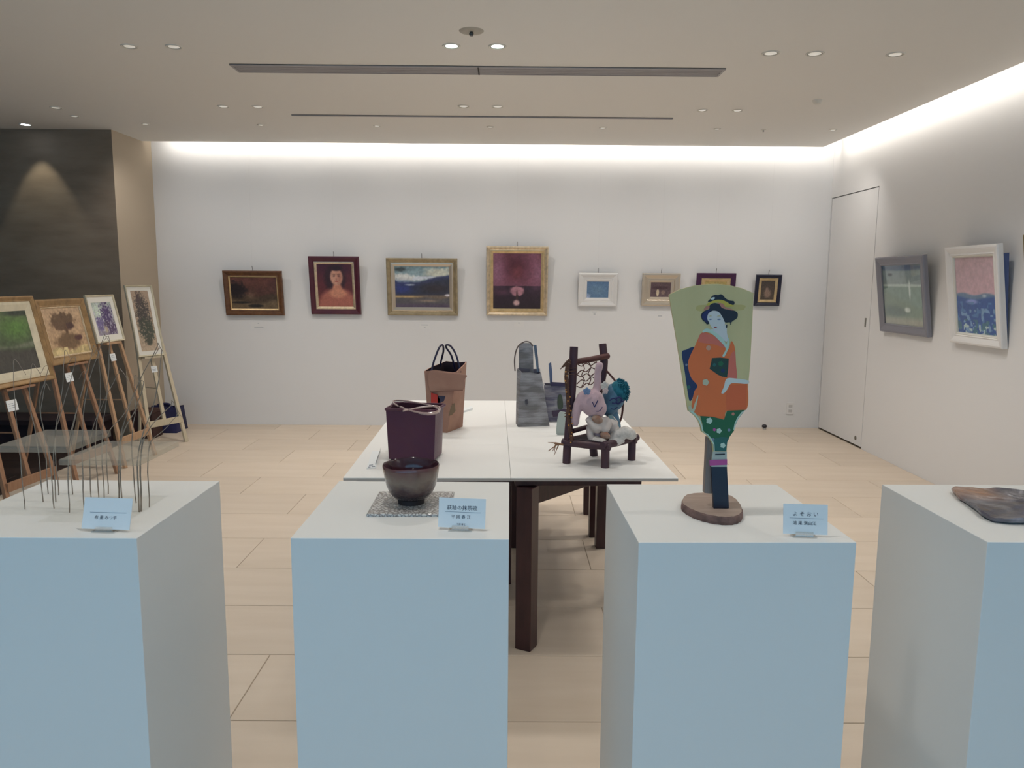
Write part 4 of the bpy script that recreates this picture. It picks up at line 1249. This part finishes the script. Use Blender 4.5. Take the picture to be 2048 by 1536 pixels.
obj('tag_card', prism(spline([on_y(x, yy, c0.y) for x, yy in ((1113, 868), (1114, 846), (1118, 826), (1126, 824), (1133, 830), (1134, 868), (1124, 871))], 3), (0, 0.008, 0)), mat('pale_green_card', (0.42, 0.48, 0.45), 0.5), None,
    label='pale grey-green rounded card standing beside the branch chair', cat='card')
# little folded caption at the front corner of the table
sl = thing('caption_slip', 'tiny creased caption slip beside the maroon handbag', 'card', tuple(on_z(746, 922, ZT)))
so = Vector(sl.location)
obj('paper', prism([on_z(x, yy, ZT + 0.0005) - so for x, yy in ((733, 938), (752, 936), (761, 902), (744, 903))], (0, 0, 0.0015)), M_card, sl)
obj('fold', prism([on_z(750, 930, ZT) - so, on_z(760, 902, ZT) - so, on_z(760, 902, ZT) - so + Vector((0.004, 0, 0.016)), on_z(750, 930, ZT) - so + Vector((0.004, 0, 0.016))], (0.0012, 0.0, 0)), mat('slip_grey', (0.5, 0.5, 0.5), 0.5), sl)
g = geo()
for x0, x1, yy in ((736, 741, 935), (743, 750, 934), (738, 746, 931)):
    prism([on_z(x0, yy, ZT + 0.0022) - so, on_z(x1, yy - 0.5, ZT + 0.0022) - so, on_z(x1, yy - 1.8, ZT + 0.0022) - so, on_z(x0, yy - 1.2, ZT + 0.0022) - so], (0, 0, 0.0003), g)
obj('print', g, M_ink2, sl)

# ------------------------------------------------------------------ little branch chair
M_branch = mat('purple_branch', (0.050, 0.022, 0.042), 0.55, col2=(0.075, 0.030, 0.034), nscale=14, bump=0.5, bscale=40)
M_branch2 = mat('red_branch', (0.11, 0.035, 0.032), 0.6, noise=0.3, nscale=18, bump=0.4)
M_vine = mat('dry_vine', (0.10, 0.045, 0.028), 0.7, noise=0.4, nscale=40)
M_bead = mat('amber_bead', (0.55, 0.25, 0.05), 0.3)
def K(cx, cy, yy): return on_y(1060 + cx * 0.19531, 660 + cy * 0.19531, yy)      # from the chair grid, at a depth
BL, FL, FR = on_z(1133, 926, ZT), on_z(1210, 935, ZT), on_z(1263, 920, ZT)
BR = BL + FR - FL
kc = (BL + FR) / 2
kc.z = ZT
tk = thing('miniature_chair', 'miniature rustic chair of dark purple branches with a rope back', 'chair', kc)
def kpart(name, pts, r, m=M_branch, n=10, sm=True):
    return obj(name, tube([Vector(p) - kc for p in pts], r, n), m, tk, smooth=sm)
up = lambda p, h, dx=0, dy=0: Vector((p.x + dx, p.y + dy, ZT + h))
postL = [BL, K(385, 1150, BL.y + 0.005), K(430, 600, BL.y + 0.03), K(450, 172, BL.y + 0.05)]
postR = [BR, up(BR, 0.15, -0.01, 0.01), K(752, 420, BR.y + 0.03), K(743, 142, BR.y + 0.05)]
kpart('back_post', spline(postL, 4, False), 0.0172)
kpart('back_post', spline(postR, 4, False), 0.0170)
kpart('leg', [FL, up(FL, 0.045), up(FL, 0.098)], 0.0175)
kpart('leg', [FR, up(FR, 0.045), up(FR, 0.098)], 0.0170)
sh = 0.088
def seat_pt(p, h=sh): return Vector((p.x, p.y, ZT + h))
def ext(a, b, e0, e1):
    d = (b - a).normalized()
    return [a - d * e0, a.lerp(b, 0.5) + Vector((0, 0, -0.002)), b + d * e1]
kpart('seat_rail', ext(seat_pt(BL), seat_pt(FL), 0.02, 0.02), 0.0155)
kpart('seat_rail', ext(seat_pt(FL, sh + 0.006), seat_pt(FR, sh + 0.006), 0.02, 0.035), 0.0155)
kpart('seat_rail', ext(seat_pt(BR), seat_pt(FR), 0.01, 0.02), 0.0150)
kpart('seat_rail', ext(seat_pt(BL, sh + 0.006), seat_pt(BR, sh + 0.006), 0.01, 0.01), 0.0150)
obj('seat_mat', shift(prism([seat_pt(p, sh + 0.008) for p in (BL, FL, FR, BR)], (0, 0, 0.008)), -kc), mat('seat_weave', (0.025, 0.016, 0.024), 0.8, bump=0.6, bscale=120), tk)
kpart('back_rail', [K(430, 330, BL.y + 0.035), K(600, 305, (BL.y + BR.y) / 2 + 0.035), K(800, 265, BR.y + 0.035)], 0.0125, M_branch2)
kpart('back_rail', [K(440, 1035, BL.y + 0.01), K(560, 1000, BL.y + 0.07), K(740, 960, BR.y + 0.01)], 0.010)
# rope net between the posts
yl, yr = BL.y + 0.03, BR.y + 0.03
def KN(u, cy): return K(480 + 290 * u, cy - 60 * u, yl + (yr - yl) * u)
for rrow, (c0_, c1_) in enumerate(((360, 400), (440, 420), (470, 500), (540, 510), (590, 560))):
    pts = [KN(u / 6, c0_ + (c1_ - c0_) * (u / 6) + (14 if (u + rrow) % 2 else -14)) for u in range(7)]
    kpart('rope', spline(pts, 3, False), 0.0022, M_branch2, 6)
for q_ in (0.22, 0.45, 0.7):
    kpart('rope', spline([KN(q_ + (0.05 if i % 2 else -0.05), 350 + 60 * i) for i in range(5)], 3, False), 0.0020, M_branch2, 6)
# binding, vine with beads, tassel, hoop
for cy in (440, 470, 900, 1180):
    p0 = K(446 - (cy - 172) * 0.062, cy, BL.y + 0.05 - 0.05 * (cy - 172) / 1200)
    g = geo()
    kpart('binding', [p0 + Vector((0.019 * math.cos(a), 0.019 * math.sin(a), 0.002 * a)) for a in [2 * PI * i / 12 for i in range(25)]], 0.0018, M_vine, 5)
kpart('vine', spline([K(x, yy, BL.y - 0.012 + 0.02 * (1000 - yy) / 800) for x, yy in ((385, 350), (372, 470), (378, 560), (388, 680), (392, 800), (398, 920), (410, 1020), (428, 1110), (425, 1170))], 4, False), 0.0085, M_vine)
random.seed(21)
for i in range(26):
    yy = 400 + 740 * (i / 25) + random.uniform(-15, 15)
    xx = 378 + 46 * max(0, (yy - 500) / 640) + random.uniform(-22, 22)
    obj('seed', ball(K(xx, yy, BL.y - 0.022 + 0.02 * (1000 - yy) / 800) - kc, random.uniform(0.0022, 0.0042), 8, 6), M_bead if i % 3 else M_vine, tk, smooth=True)
for pts in ([(420, 320), (380, 320), (345, 360), (312, 402)], [(400, 300), (385, 340), (350, 350)], [(420, 340), (360, 365), (330, 380)]):
    kpart('twig', [K(x, yy, BL.y + 0.02) for x, yy in pts], [0.005, 0.004, 0.003, 0.0015][:len(pts)], M_vine, 6)
random.seed(5)
for i in range(9):
    kpart('tassel', [K(340, 1175, BL.y - 0.01), K(275 + random.uniform(-20, 20), 1165 + random.uniform(-10, 10), BL.y - 0.01), K(random.choice((185, 240, 255, 262)) + random.uniform(-10, 10), random.choice((1150, 1240, 1270, 1290)), BL.y - 0.012)], [0.004, 0.0032, 0.0006], mat('tassel_straw', (0.30, 0.16, 0.09), 0.8), 5)
kpart('hoop', spline([K(x, yy, BR.y - 0.01) for x, yy in ((785, 420), (830, 470), (900, 560), (950, 680), (950, 800), (935, 900), (905, 970))], 4, False), 0.0045, M_branch2, 7)

# ------------------------------------------------------------------ two cloth dolls
def soft(name, g, m, parent, org, vox=0.0045, it=6):
    o = obj(name, shift(g, -Vector(org)), m, parent, smooth=True)
    r = o.modifiers.new('skin', 'REMESH')
    r.mode, r.voxel_size, r.use_smooth_shade = 'VOXEL', vox, True
    s = o.modifiers.new('soft', 'SMOOTH')
    s.factor, s.iterations = 0.6, it
    return o
yd = (BL.y + FR.y) / 2 - 0.005      # dolls sit over the middle of the seat
M_pink = mat('pink_fleece', (0.60, 0.42, 0.46), 0.9, sheen=0.5, noise=0.06, nscale=40, bump=0.3, bscale=120)
M_cream = mat('cream_cloth', (0.66, 0.58, 0.54), 0.9, noise=0.12, nscale=18, bump=0.4, bscale=60)
M_fur = mat('white_fur', (0.68, 0.64, 0.60), 0.95, noise=0.15, nscale=60, bump=1.0, bscale=90)
M_blue = mat('blue_fleece', (0.09, 0.20, 0.30), 0.9, sheen=0.3, noise=0.25, nscale=30, bump=0.5, bscale=90)
M_teal = mat('teal_fringe', (0.02, 0.17, 0.24), 0.9, noise=0.3, nscale=50)
M_bluedk = mat('blue_thread', (0.02, 0.03, 0.13), 0.8)
M_brownp = mat('brown_print', (0.30, 0.14, 0.09), 0.9, col2=(0.50, 0.36, 0.28), nscale=50)
M_mint2 = mat('mint_cloth', (0.22, 0.34, 0.36), 0.9)
rb = thing('rabbit_doll', 'pink long-eared cloth rabbit doll seated on the branch chair', 'doll', K(720, 1170, yd))
ro = Vector(rb.location)
yr_ = yd - 0.02
g = ball(K(640, 745, yr_), (0.051, 0.046, 0.058), 20, 14)
ball(K(690, 800, yr_ - 0.006), (0.040, 0.040, 0.040), 16, 10, g)
tube([K(690, 610, yr_ + 0.01), K(692, 520, yr_ + 0.01), K(695, 430, yr_ + 0.012), K(712, 360, yr_ + 0.014), K(724, 330, yr_ + 0.014)], [0.023, 0.0190, 0.0175, 0.0205, 0.014], 12, g, flat=0.85)
tube([K(580, 640, yr_), K(528, 680, yr_ - 0.004), K(492, 760, yr_ - 0.008), K(470, 860, yr_ - 0.010), K(460, 940, yr_ - 0.010), K(462, 985, yr_ - 0.010)], [0.022, 0.023, 0.0225, 0.022, 0.021, 0.014], 12, g, flat=0.85)
tube([K(660, 850, yr_ + 0.01), K(690, 960, yr_ + 0.012), K(710, 1060, yr_ + 0.012), K(730, 1150, yr_ + 0.01)], [0.026, 0.034, 0.036, 0.030], 14, g)
soft('body', g, M_pink, rb, ro)
g = tube([K(590, 895, yr_ - 0.008), K(640, 960, yr_ - 0.020), K(690, 1020, yr_ - 0.030), K(720, 1040, yr_ - 0.036)], [0.016, 0.019, 0.020, 0.012], 12)
tube([K(770, 900, yr_), K(800, 960, yr_ - 0.018), K(770, 1020, yr_ - 0.032), K(740, 1040, yr_ - 0.036)], [0.016, 0.020, 0.019, 0.012], 12, g)
ball(K(700, 950, yr_ - 0.012), (0.036, 0.026, 0.032), 14, 10, g)
tube([K(600, 980, yr_ - 0.006), K(615, 1060, yr_ - 0.012), K(640, 1130, yr_ - 0.014), K(700, 1160, yr_ - 0.03)], [0.012, 0.016, 0.020, 0.022], 12, g)
soft('clothes', g, M_cream, rb, ro)
g = tube([K(660, 1130, yr_ - 0.018), K(720, 1155, yr_ - 0.042), K(770, 1165, yr_ - 0.055)], [0.022, 0.022, 0.020], 12)
soft('leg', g, M_fur, rb, ro)
g = tube([K(830, 1120, yr_ - 0.010), K(900, 1070, yr_ - 0.015), K(980, 1045, yr_ - 0.015), K(1040, 1070, yr_ - 0.015), K(1065, 1110, yr_ - 0.015)], [0.020, 0.026, 0.028, 0.024, 0.016], 12)
tube([K(800, 1160, yr_ - 0.030), K(880, 1150, yr_ - 0.030), K(960, 1120, yr_ - 0.024)], [0.016, 0.018, 0.014], 12, g)
soft('leg', g, M_fur, rb, ro)
g = ball(K(690, 915, yr_ - 0.036), (0.024, 0.010, 0.017), 14, 8, rot=Matrix.Rotation(0.5, 3, 'Y'))
obj('scarf', shift(g, -ro), M_brownp, rb, smooth=True)
g = ball(K(770, 1080, yr_ - 0.040), (0.022, 0.014, 0.016), 14, 8, rot=Matrix.Rotation(0.4, 3, 'Y'))
obj('print_patch', shift(g, -ro), M_brownp, rb, smooth=True)
def stitch(pts, r=0.0016, m=M_bluedk, parent=rb, org=ro, name='stitch', off=-0.052):
    return obj(name, tube(spline([K(x, yy, yr_ + off + o_) for x, yy, o_ in pts], 4, False) if False else [K(x, yy, yr_ + off + o_) - org for x, yy, o_ in pts], r, 6), m, parent)
stitch([(640, 738, 0), (658, 785, 0)], 0.0018, name='eye_stitch')
stitch([(695, 718, 0.004), (675, 760, 0.002), (658, 788, 0)], 0.0018, name='eye_stitch')
stitch([(650, 775, -0.002), (668, 785, -0.002)], 0.0024, name='eye_stitch')
stitch([(678, 832, 0.0), (700, 834, -0.002), (725, 818, 0.0), (740, 788, 0.004)], 0.0015, name='mouth_stitch', off=-0.050)
def petal_flower(cx, cy, yy, r, m, parent, org, name='flower', n=5):
    c_ = K(cx, cy, yy)
    g = ball(c_, (r * 0.5, 0.003, r * 0.5), 10, 6)
    for i in range(n):
        a = 2 * PI * i / n + 0.3
        ball(c_ + Vector((math.cos(a) * r * 0.6, 0, math.sin(a) * r * 0.6)), (r * 0.48, 0.003, r * 0.48), 10, 6, g)
    return obj(name, shift(g, -org), m, parent, smooth=True)
petal_flower(582, 628, yr_ - 0.042, 0.015, mat('blue_flower', (0.17, 0.27, 0.46), 0.9), rb, ro)
petal_flower(765, 570, yr_ - 0.034, 0.017, M_fur, rb, ro)
petal_flower(772, 625, yr_ - 0.036, 0.012, mat('pale_pink_flower', (0.62, 0.50, 0.50), 0.9), rb, ro)

bd = thing('blue_doll', 'blue cloth doll with a frayed teal head leaning on the pink rabbit', 'doll', K(850, 1160, yd + 0.05))
bo_ = Vector(bd.location)
yb_ = yd + 0.030
g = ball(K(855, 690, yb_), (0.048, 0.044, 0.060), 18, 12)
ball(K(800, 800, yb_ - 0.006), (0.034, 0.036, 0.034), 16, 10, g)
tube([K(840, 830, yb_ + 0.01), K(850, 930, yb_ + 0.012), K(860, 1040, yb_ + 0.012), K(860, 1140, yb_ + 0.01)], [0.024, 0.030, 0.034, 0.034], 14, g)
soft('body', g, M_blue, bd, bo_)
g = tube([K(790, 890, yb_ - 0.03), K(835, 960, yb_ - 0.036), K(860, 1060, yb_ - 0.034)], [0.022, 0.030, 0.026], 12)
soft('shirt', g, M_cream, bd, bo_)
obj('ribbon', shift(prism([K(800, 880, yb_ - 0.055), K(840, 870, yb_ - 0.055), K(915, 980, yb_ - 0.05), K(880, 1020, yb_ - 0.05), K(860, 1000, yb_ - 0.052)], (0, 0.008, 0)), -bo_), M_mint2, bd)
# frayed fringe on the back of the head
random.seed(9)
g = geo()
for i in range(260):
    a = random.uniform(-0.75, 1.75)
    e = random.uniform(-0.2, 1.1)
    dr = Vector((math.cos(a) * math.cos(e), -math.sin(e), math.sin(a) * math.cos(e)))
    p0 = K(905, 630, yb_ - 0.008) + Vector((dr.x * 0.037, dr.y * 0.035, dr.z * 0.047))
    d = (dr + Vector((random.uniform(-.5, .5), random.uniform(-.4, .2), random.uniform(-.6, .3)))).normalized() * random.uniform(0.006, 0.016)
    tube([p0 - dr * 0.004, p0 + d * 0.6, p0 + d + Vector((0, 0, -0.003))], [0.0030, 0.0024, 0.0008], 5, g)
obj('fringe', shift(g, -bo_), M_teal, bd, kind='stuff')
g = ball(K(905, 630, yb_ - 0.008), (0.038, 0.036, 0.048), 14, 10)
obj('cap', shift(g, -bo_), M_teal, bd, smooth=True)
def st2(pts, r=0.0022, name='eye_stitch', off=-0.052):
    return obj(name, tube(spline([K(x, yy, yb_ + off + o_) - bo_ for x, yy, o_ in pts], 4, False), r, 6), M_bluedk, bd)
st2([(815, 725, 0), (850, 700, -0.004), (890, 715, -0.004), (870, 750, -0.004), (840, 745, -0.002)], 0.0030)
st2([(880, 700, -0.004), (920, 690, 0.0), (940, 720, 0.004), (905, 755, 0.0), (880, 740, -0.002)], 0.0036)
st2([(940, 735, 0.004), (955, 728, 0.006), (970, 722, 0.010)], 0.0018, 'whisker')
st2([(830, 805, 0.0), (865, 812, -0.002), (895, 790, 0.004)], 0.0022, 'mouth_stitch', off=-0.05)

# ------------------------------------------------------------------ easels with works along the left
def p_green(p):
    p.grad(0, 1, (52, 54, 50), (84, 96, 66))
    p.mix(p.noise(6, 4) * 0.6, (60, 74, 50))
    p.ell(0.75, 0.72, 0.35, 0.22, (74, 104, 52), 0.95)
    p.ell(0.9, 0.96, 0.3, 0.05, (48, 54, 46), 0.8)
    p.below(0.44 + 0.03 * np.sin(p.U * 8), (110, 112, 98), 0.05, 0.38, a=0.6)
    p.below(0.36 + 0.03 * np.sin(p.U * 6), (58, 56, 52), 0.08)
    p.grain(0.5)
def p_vase(p):
    p.grad(0, 1, (150, 124, 96), (158, 134, 108))
    p.ell(0.47, 0.72, 0.30, 0.18, (84, 66, 50), 0.35, 0.3, 4)
    p.ell(0.35, 0.62, 0.16, 0.08, (90, 70, 54), 0.5, 0.3, 5)
    p.ell(0.64, 0.60, 0.12, 0.07, (66, 48, 44), 0.5, 0.3, 6)
    p.ell(0.52, 0.52, 0.035, 0.14, (86, 64, 48), 0.6)
    p.ell(0.50, 0.28, 0.33, 0.17, (96, 76, 56), 0.4, 0.2, 7)
    p.ell(0.78, 0.34, 0.10, 0.06, (70, 46, 44), 0.6, 0.3, 8)
    p.below(0.12 + 0.05 * np.sin(p.U * 9), (152, 136, 98), 0.06)
    p.speck(16, 0.68, (176, 160, 118), 9, 0, 0.16)
    p.grain(0.35)
def p_violet(p):
    p.grad(0, 1, (118, 110, 122), (146, 156, 150))
    p.ell(0.25, 0.7, 0.25, 0.25, (168, 182, 168), 0.95)
    p.ell(0.66, 0.62, 0.26, 0.36, (70, 58, 92), 0.6, 0.5, 3)
    p.ell(0.22, 0.35, 0.2, 0.2, (98, 90, 124), 0.6, 0.5, 5)
    p.ell(0.72, 0.22, 0.3, 0.2, (72, 60, 84), 0.6, 0.4, 6)
    p.ell(0.45, 0.18, 0.1, 0.1, (146, 136, 120), 0.8)
    p.speck(20, 0.72, (160, 160, 170), 7, 0, 1, 0, 1, 0.6)
    p.grain(0.4)
def p_plant(p):
    p.grad(0, 1, (150, 134, 116), (138, 120, 104))
    p.ell(0.48, 0.60, 0.36, 0.30, (62, 58, 56), 0.4, 0.5, 4)
    p.ell(0.36, 0.86, 0.12, 0.10, (70, 60, 60), 0.5, 0.6, 5)
    p.ell(0.54, 0.34, 0.38, 0.20, (60, 64, 56), 0.4, 0.4, 6)
    p.ell(0.58, 0.18, 0.16, 0.08, (64, 66, 58), 0.5, 0.3, 7)
    p.speck(18, 0.74, (128, 112, 100), 8, 0.2, 0.9, 0.2, 0.75, 0.7)
    p.grain(0.4)

ETH = math.radians(12)
def easel(cx, cy, wdir, half, wood, label, back=0.60):
    """frame at the feet: x along the picture, -y towards the viewer of the picture"""
    rz = math.atan2(wdir[1], wdir[0])
    t = thing('easel', label, 'easel', (cx, cy, 0), (0, 0, rz), 'display easels')
    def L(a, s, d=0):      # point on the leaning plane, d behind it
        return Vector((a, s * math.sin(ETH) + d * math.cos(ETH), s * math.cos(ETH) - d * math.sin(ETH)))
    nrm = Vector((0, -math.cos(ETH), math.sin(ETH)))
    for sgn in (-1, 1):
        obj('leg', bar(L(sgn * half, 0.004, 0.02), L(sgn * half * 0.54, 1.32, 0.02), 0.034, 0.022, up=nrm, w2=0.028), wood, t, bevel=0.002)
    obj('crossbar', bar(L(-half * 0.92, 0.215, 0.006), L(half * 0.92, 0.215, 0.004), 0.018, 0.056, up=(0, 0, 1)), wood, t, bevel=0.002)
    obj('mast', bar(L(0, 0.215, 0.022), L(0, 1.30, 0.022), 0.032, 0.018, up=nrm), wood, t, bevel=0.002)
    obj('crossbar', bar(L(-half * 0.60, 1.12, 0.022), L(half * 0.60, 1.12, 0.022), 0.014, 0.03, up=(0, 0, 1)), wood, t)
    top = L(0, 1.27, 0.035)
    obj('rear_leg', bar((0, back, 0.0), top, 0.024, 0.018, up=(1, 0, 0)), wood, t, bevel=0.002)
    obj('strut', bar((0, back + (top.y - back) * 0.50 / top.z, 0.50), L(0, 0.52, 0.03), 0.008, 0.008, up=(1, 0, 0)), wood, t)
    return t, L, rz
def on_easel(e, a0, a1, s0, s1, label, fw, fm, lw, lm, paint, **k):
    t, L, rz = e
    p = L((a0 + a1) / 2, s0, 0.0)
    w = t.location + Matrix.Rotation(rz, 3, 'Z') @ p
    pic = picture(label, a1 - a0, s1 - s0, fw, fm, lw, lm, paint, tuple(w), rz, -ETH, wire=False, **k)
    # ledge that carries it, part of the easel
    obj('ledge', bar(L(a0 * 0.6 + a1 * 0.4 - 0.06, s0 - 0.008, -0.008), L(a0 * 0.4 + a1 * 0.6 + 0.06, s0 - 0.008, -0.008), 0.05, 0.014, up=(0, 0, 1)), t.children[0].data.materials[0], t)
    return pic
def mast_card(e, a, s, label, w=0.075, h=0.055):
    t, L, rz = e
    p = t.location + Matrix.Rotation(rz, 3, 'Z') @ L(a, s, 0.012)
    c_ = thing('easel_card', label, 'card', tuple(p), (-ETH, 0, rz), 'caption cards on the easels')
    obj('card', box(-w / 2, w / 2, -0.003, 0.0, -h / 2, h / 2), M_card, c_)
    g = geo()
    for zz, x0, x1 in ((0.012, -0.35, 0.1), (0.0, -0.35, 0.3), (-0.013, -0.35, 0.2)):
        box(x0 * w, x1 * w, -0.0036, -0.0028, zz - 0.0012, zz + 0.0012, g)
    obj('print', g, M_ink2, c_)
M_ew1 = mat('easel_oak', (0.36, 0.20, 0.115), 0.55, col2=(0.28, 0.145, 0.08), nscale=10, stretch=(8, 8, 1))
M_ew2 = mat('easel_pine', (0.50, 0.32, 0.19), 0.55, col2=(0.42, 0.25, 0.14), nscale=10, stretch=(8, 8, 1))
M_ew3 = mat('easel_cream', (0.62, 0.54, 0.40), 0.55, col2=(0.56, 0.48, 0.34), nscale=10, stretch=(8, 8, 1))
M_wbrn = mat('gilt_brown_frame', (0.32, 0.20, 0.09), 0.45, 0.3, noise=0.25, nscale=20)
M_cfr = mat('cream_frame', (0.60, 0.54, 0.40), 0.5, noise=0.1, nscale=20)
e1 = easel(-2.945, 4.69, (0.06, 1), 0.24, M_ew1, 'oak easel holding the green landscape')
on_easel(e1, -0.265, 0.435, 0.800, 1.372, 'brown and cream framed dark green landscape on an oak easel', 0.036, M_wbrn, 0.058, M_cfr, p_green)
mast_card(e1, 0.02, 0.69, 'white caption card on the mast of the oak easel under the green landscape', 0.09, 0.07)
e2 = easel(-2.943, 5.40, (0.06, 1), 0.24, M_ew1, 'oak easel holding the brown vase picture')
on_easel(e2, -0.22, 0.33, 0.880, 1.342, 'gilt brown framed picture of a vase with dark flowers on an easel', 0.055, M_wbrn, 0.010, M_gold2, p_vase)
mast_card(e2, -0.02, 0.785, 'white caption card on the mast of the easel under the vase picture', 0.08, 0.065)
e3 = easel(-2.940, 6.03, (0.06, 1), 0.225, M_ew2, 'pine easel holding the violet watercolour')
on_easel(e3, -0.20, 0.175, 0.985, 1.362, 'white framed violet and green watercolour on a pine easel', 0.014, M_cfr, 0, None, p_violet, th=0.02, mat_w=(0.045, M_mount))
mast_card(e3, -0.01, 0.865, 'white caption card on the mast of the pine easel under the watercolour', 0.07, 0.06)
e4 = easel(-2.975, 6.62, (0.17, 0.32), 0.18, M_ew3, 'cream-coloured easel by the white wall holding the tall plant picture', back=0.42)
on_easel(e4, -0.156, 0.110, 0.805, 1.435, 'tall narrow cream framed picture of a dark plant', 0.014, M_cfr, 0, None, p_plant, th=0.022, mat_w=(0.034, M_mount))
mast_card(e4, -0.008, 0.69, 'white caption card on the mast of the cream-coloured easel', 0.06, 0.055)

# dark things stored behind the easels
M_blk = mat('dark_cloth', (0.022, 0.010, 0.014), 0.8, noise=0.3, nscale=10)
M_nvy = mat('navy_cloth', (0.018, 0.018, 0.075), 0.8, noise=0.3, nscale=10, bump=0.5, bscale=20)
t = thing('low_bench', 'low dark bench along the foot of the brown wall behind the easels', 'bench', (-4.9, 6.66, 0))
obj('seat_slab', box(-1.35, 1.33, -0.19, 0.19, 0.20, 0.25), M_blk, t, bevel=0.006)
obj('plinth', box(-1.33, 1.31, -0.16, 0.17, 0.0, 0.20), M_blk, t)
g = quad_bag([(-0.14, -0.13), (0.14, -0.13), (0.14, 0.13), (-0.14, 0.13)], [(-0.12, -0.08), (0.12, -0.08), (0.12, 0.10), (-0.12, 0.10)], 0, 0.24, bulge=0.02, rimwave=0.012)
t = thing('cloth_bag', 'slumped navy cloth bag on the floor behind the cream-coloured easel', 'bag', (-3.30, 7.30, 0))
o = obj('bag_body', g, [M_nvy, M_blk], t, smooth=True)
obj('bag_handle', tube(spline([(-0.08, -0.06, 0.23), (-0.05, -0.05, 0.265), (0.04, -0.05, 0.27), (0.08, -0.06, 0.23)], 5, False), 0.010, 7), M_nvy, t, smooth=True)
t = thing('storage_box', 'low dark red-brown box on the floor beside the navy cloth bag', 'box', (-3.355, 7.00, 0))
obj('box_body', box(-0.095, 0.095, -0.10, 0.10, 0.0, 0.235), mat('dark_redbrown', (0.045, 0.016, 0.014), 0.7, noise=0.3, nscale=8), t, bevel=0.004)
obj('lid', box(-0.10, 0.10, -0.105, 0.105, 0.235, 0.262), mat('dark_redbrown_lid', (0.055, 0.020, 0.016), 0.7), t, bevel=0.004)
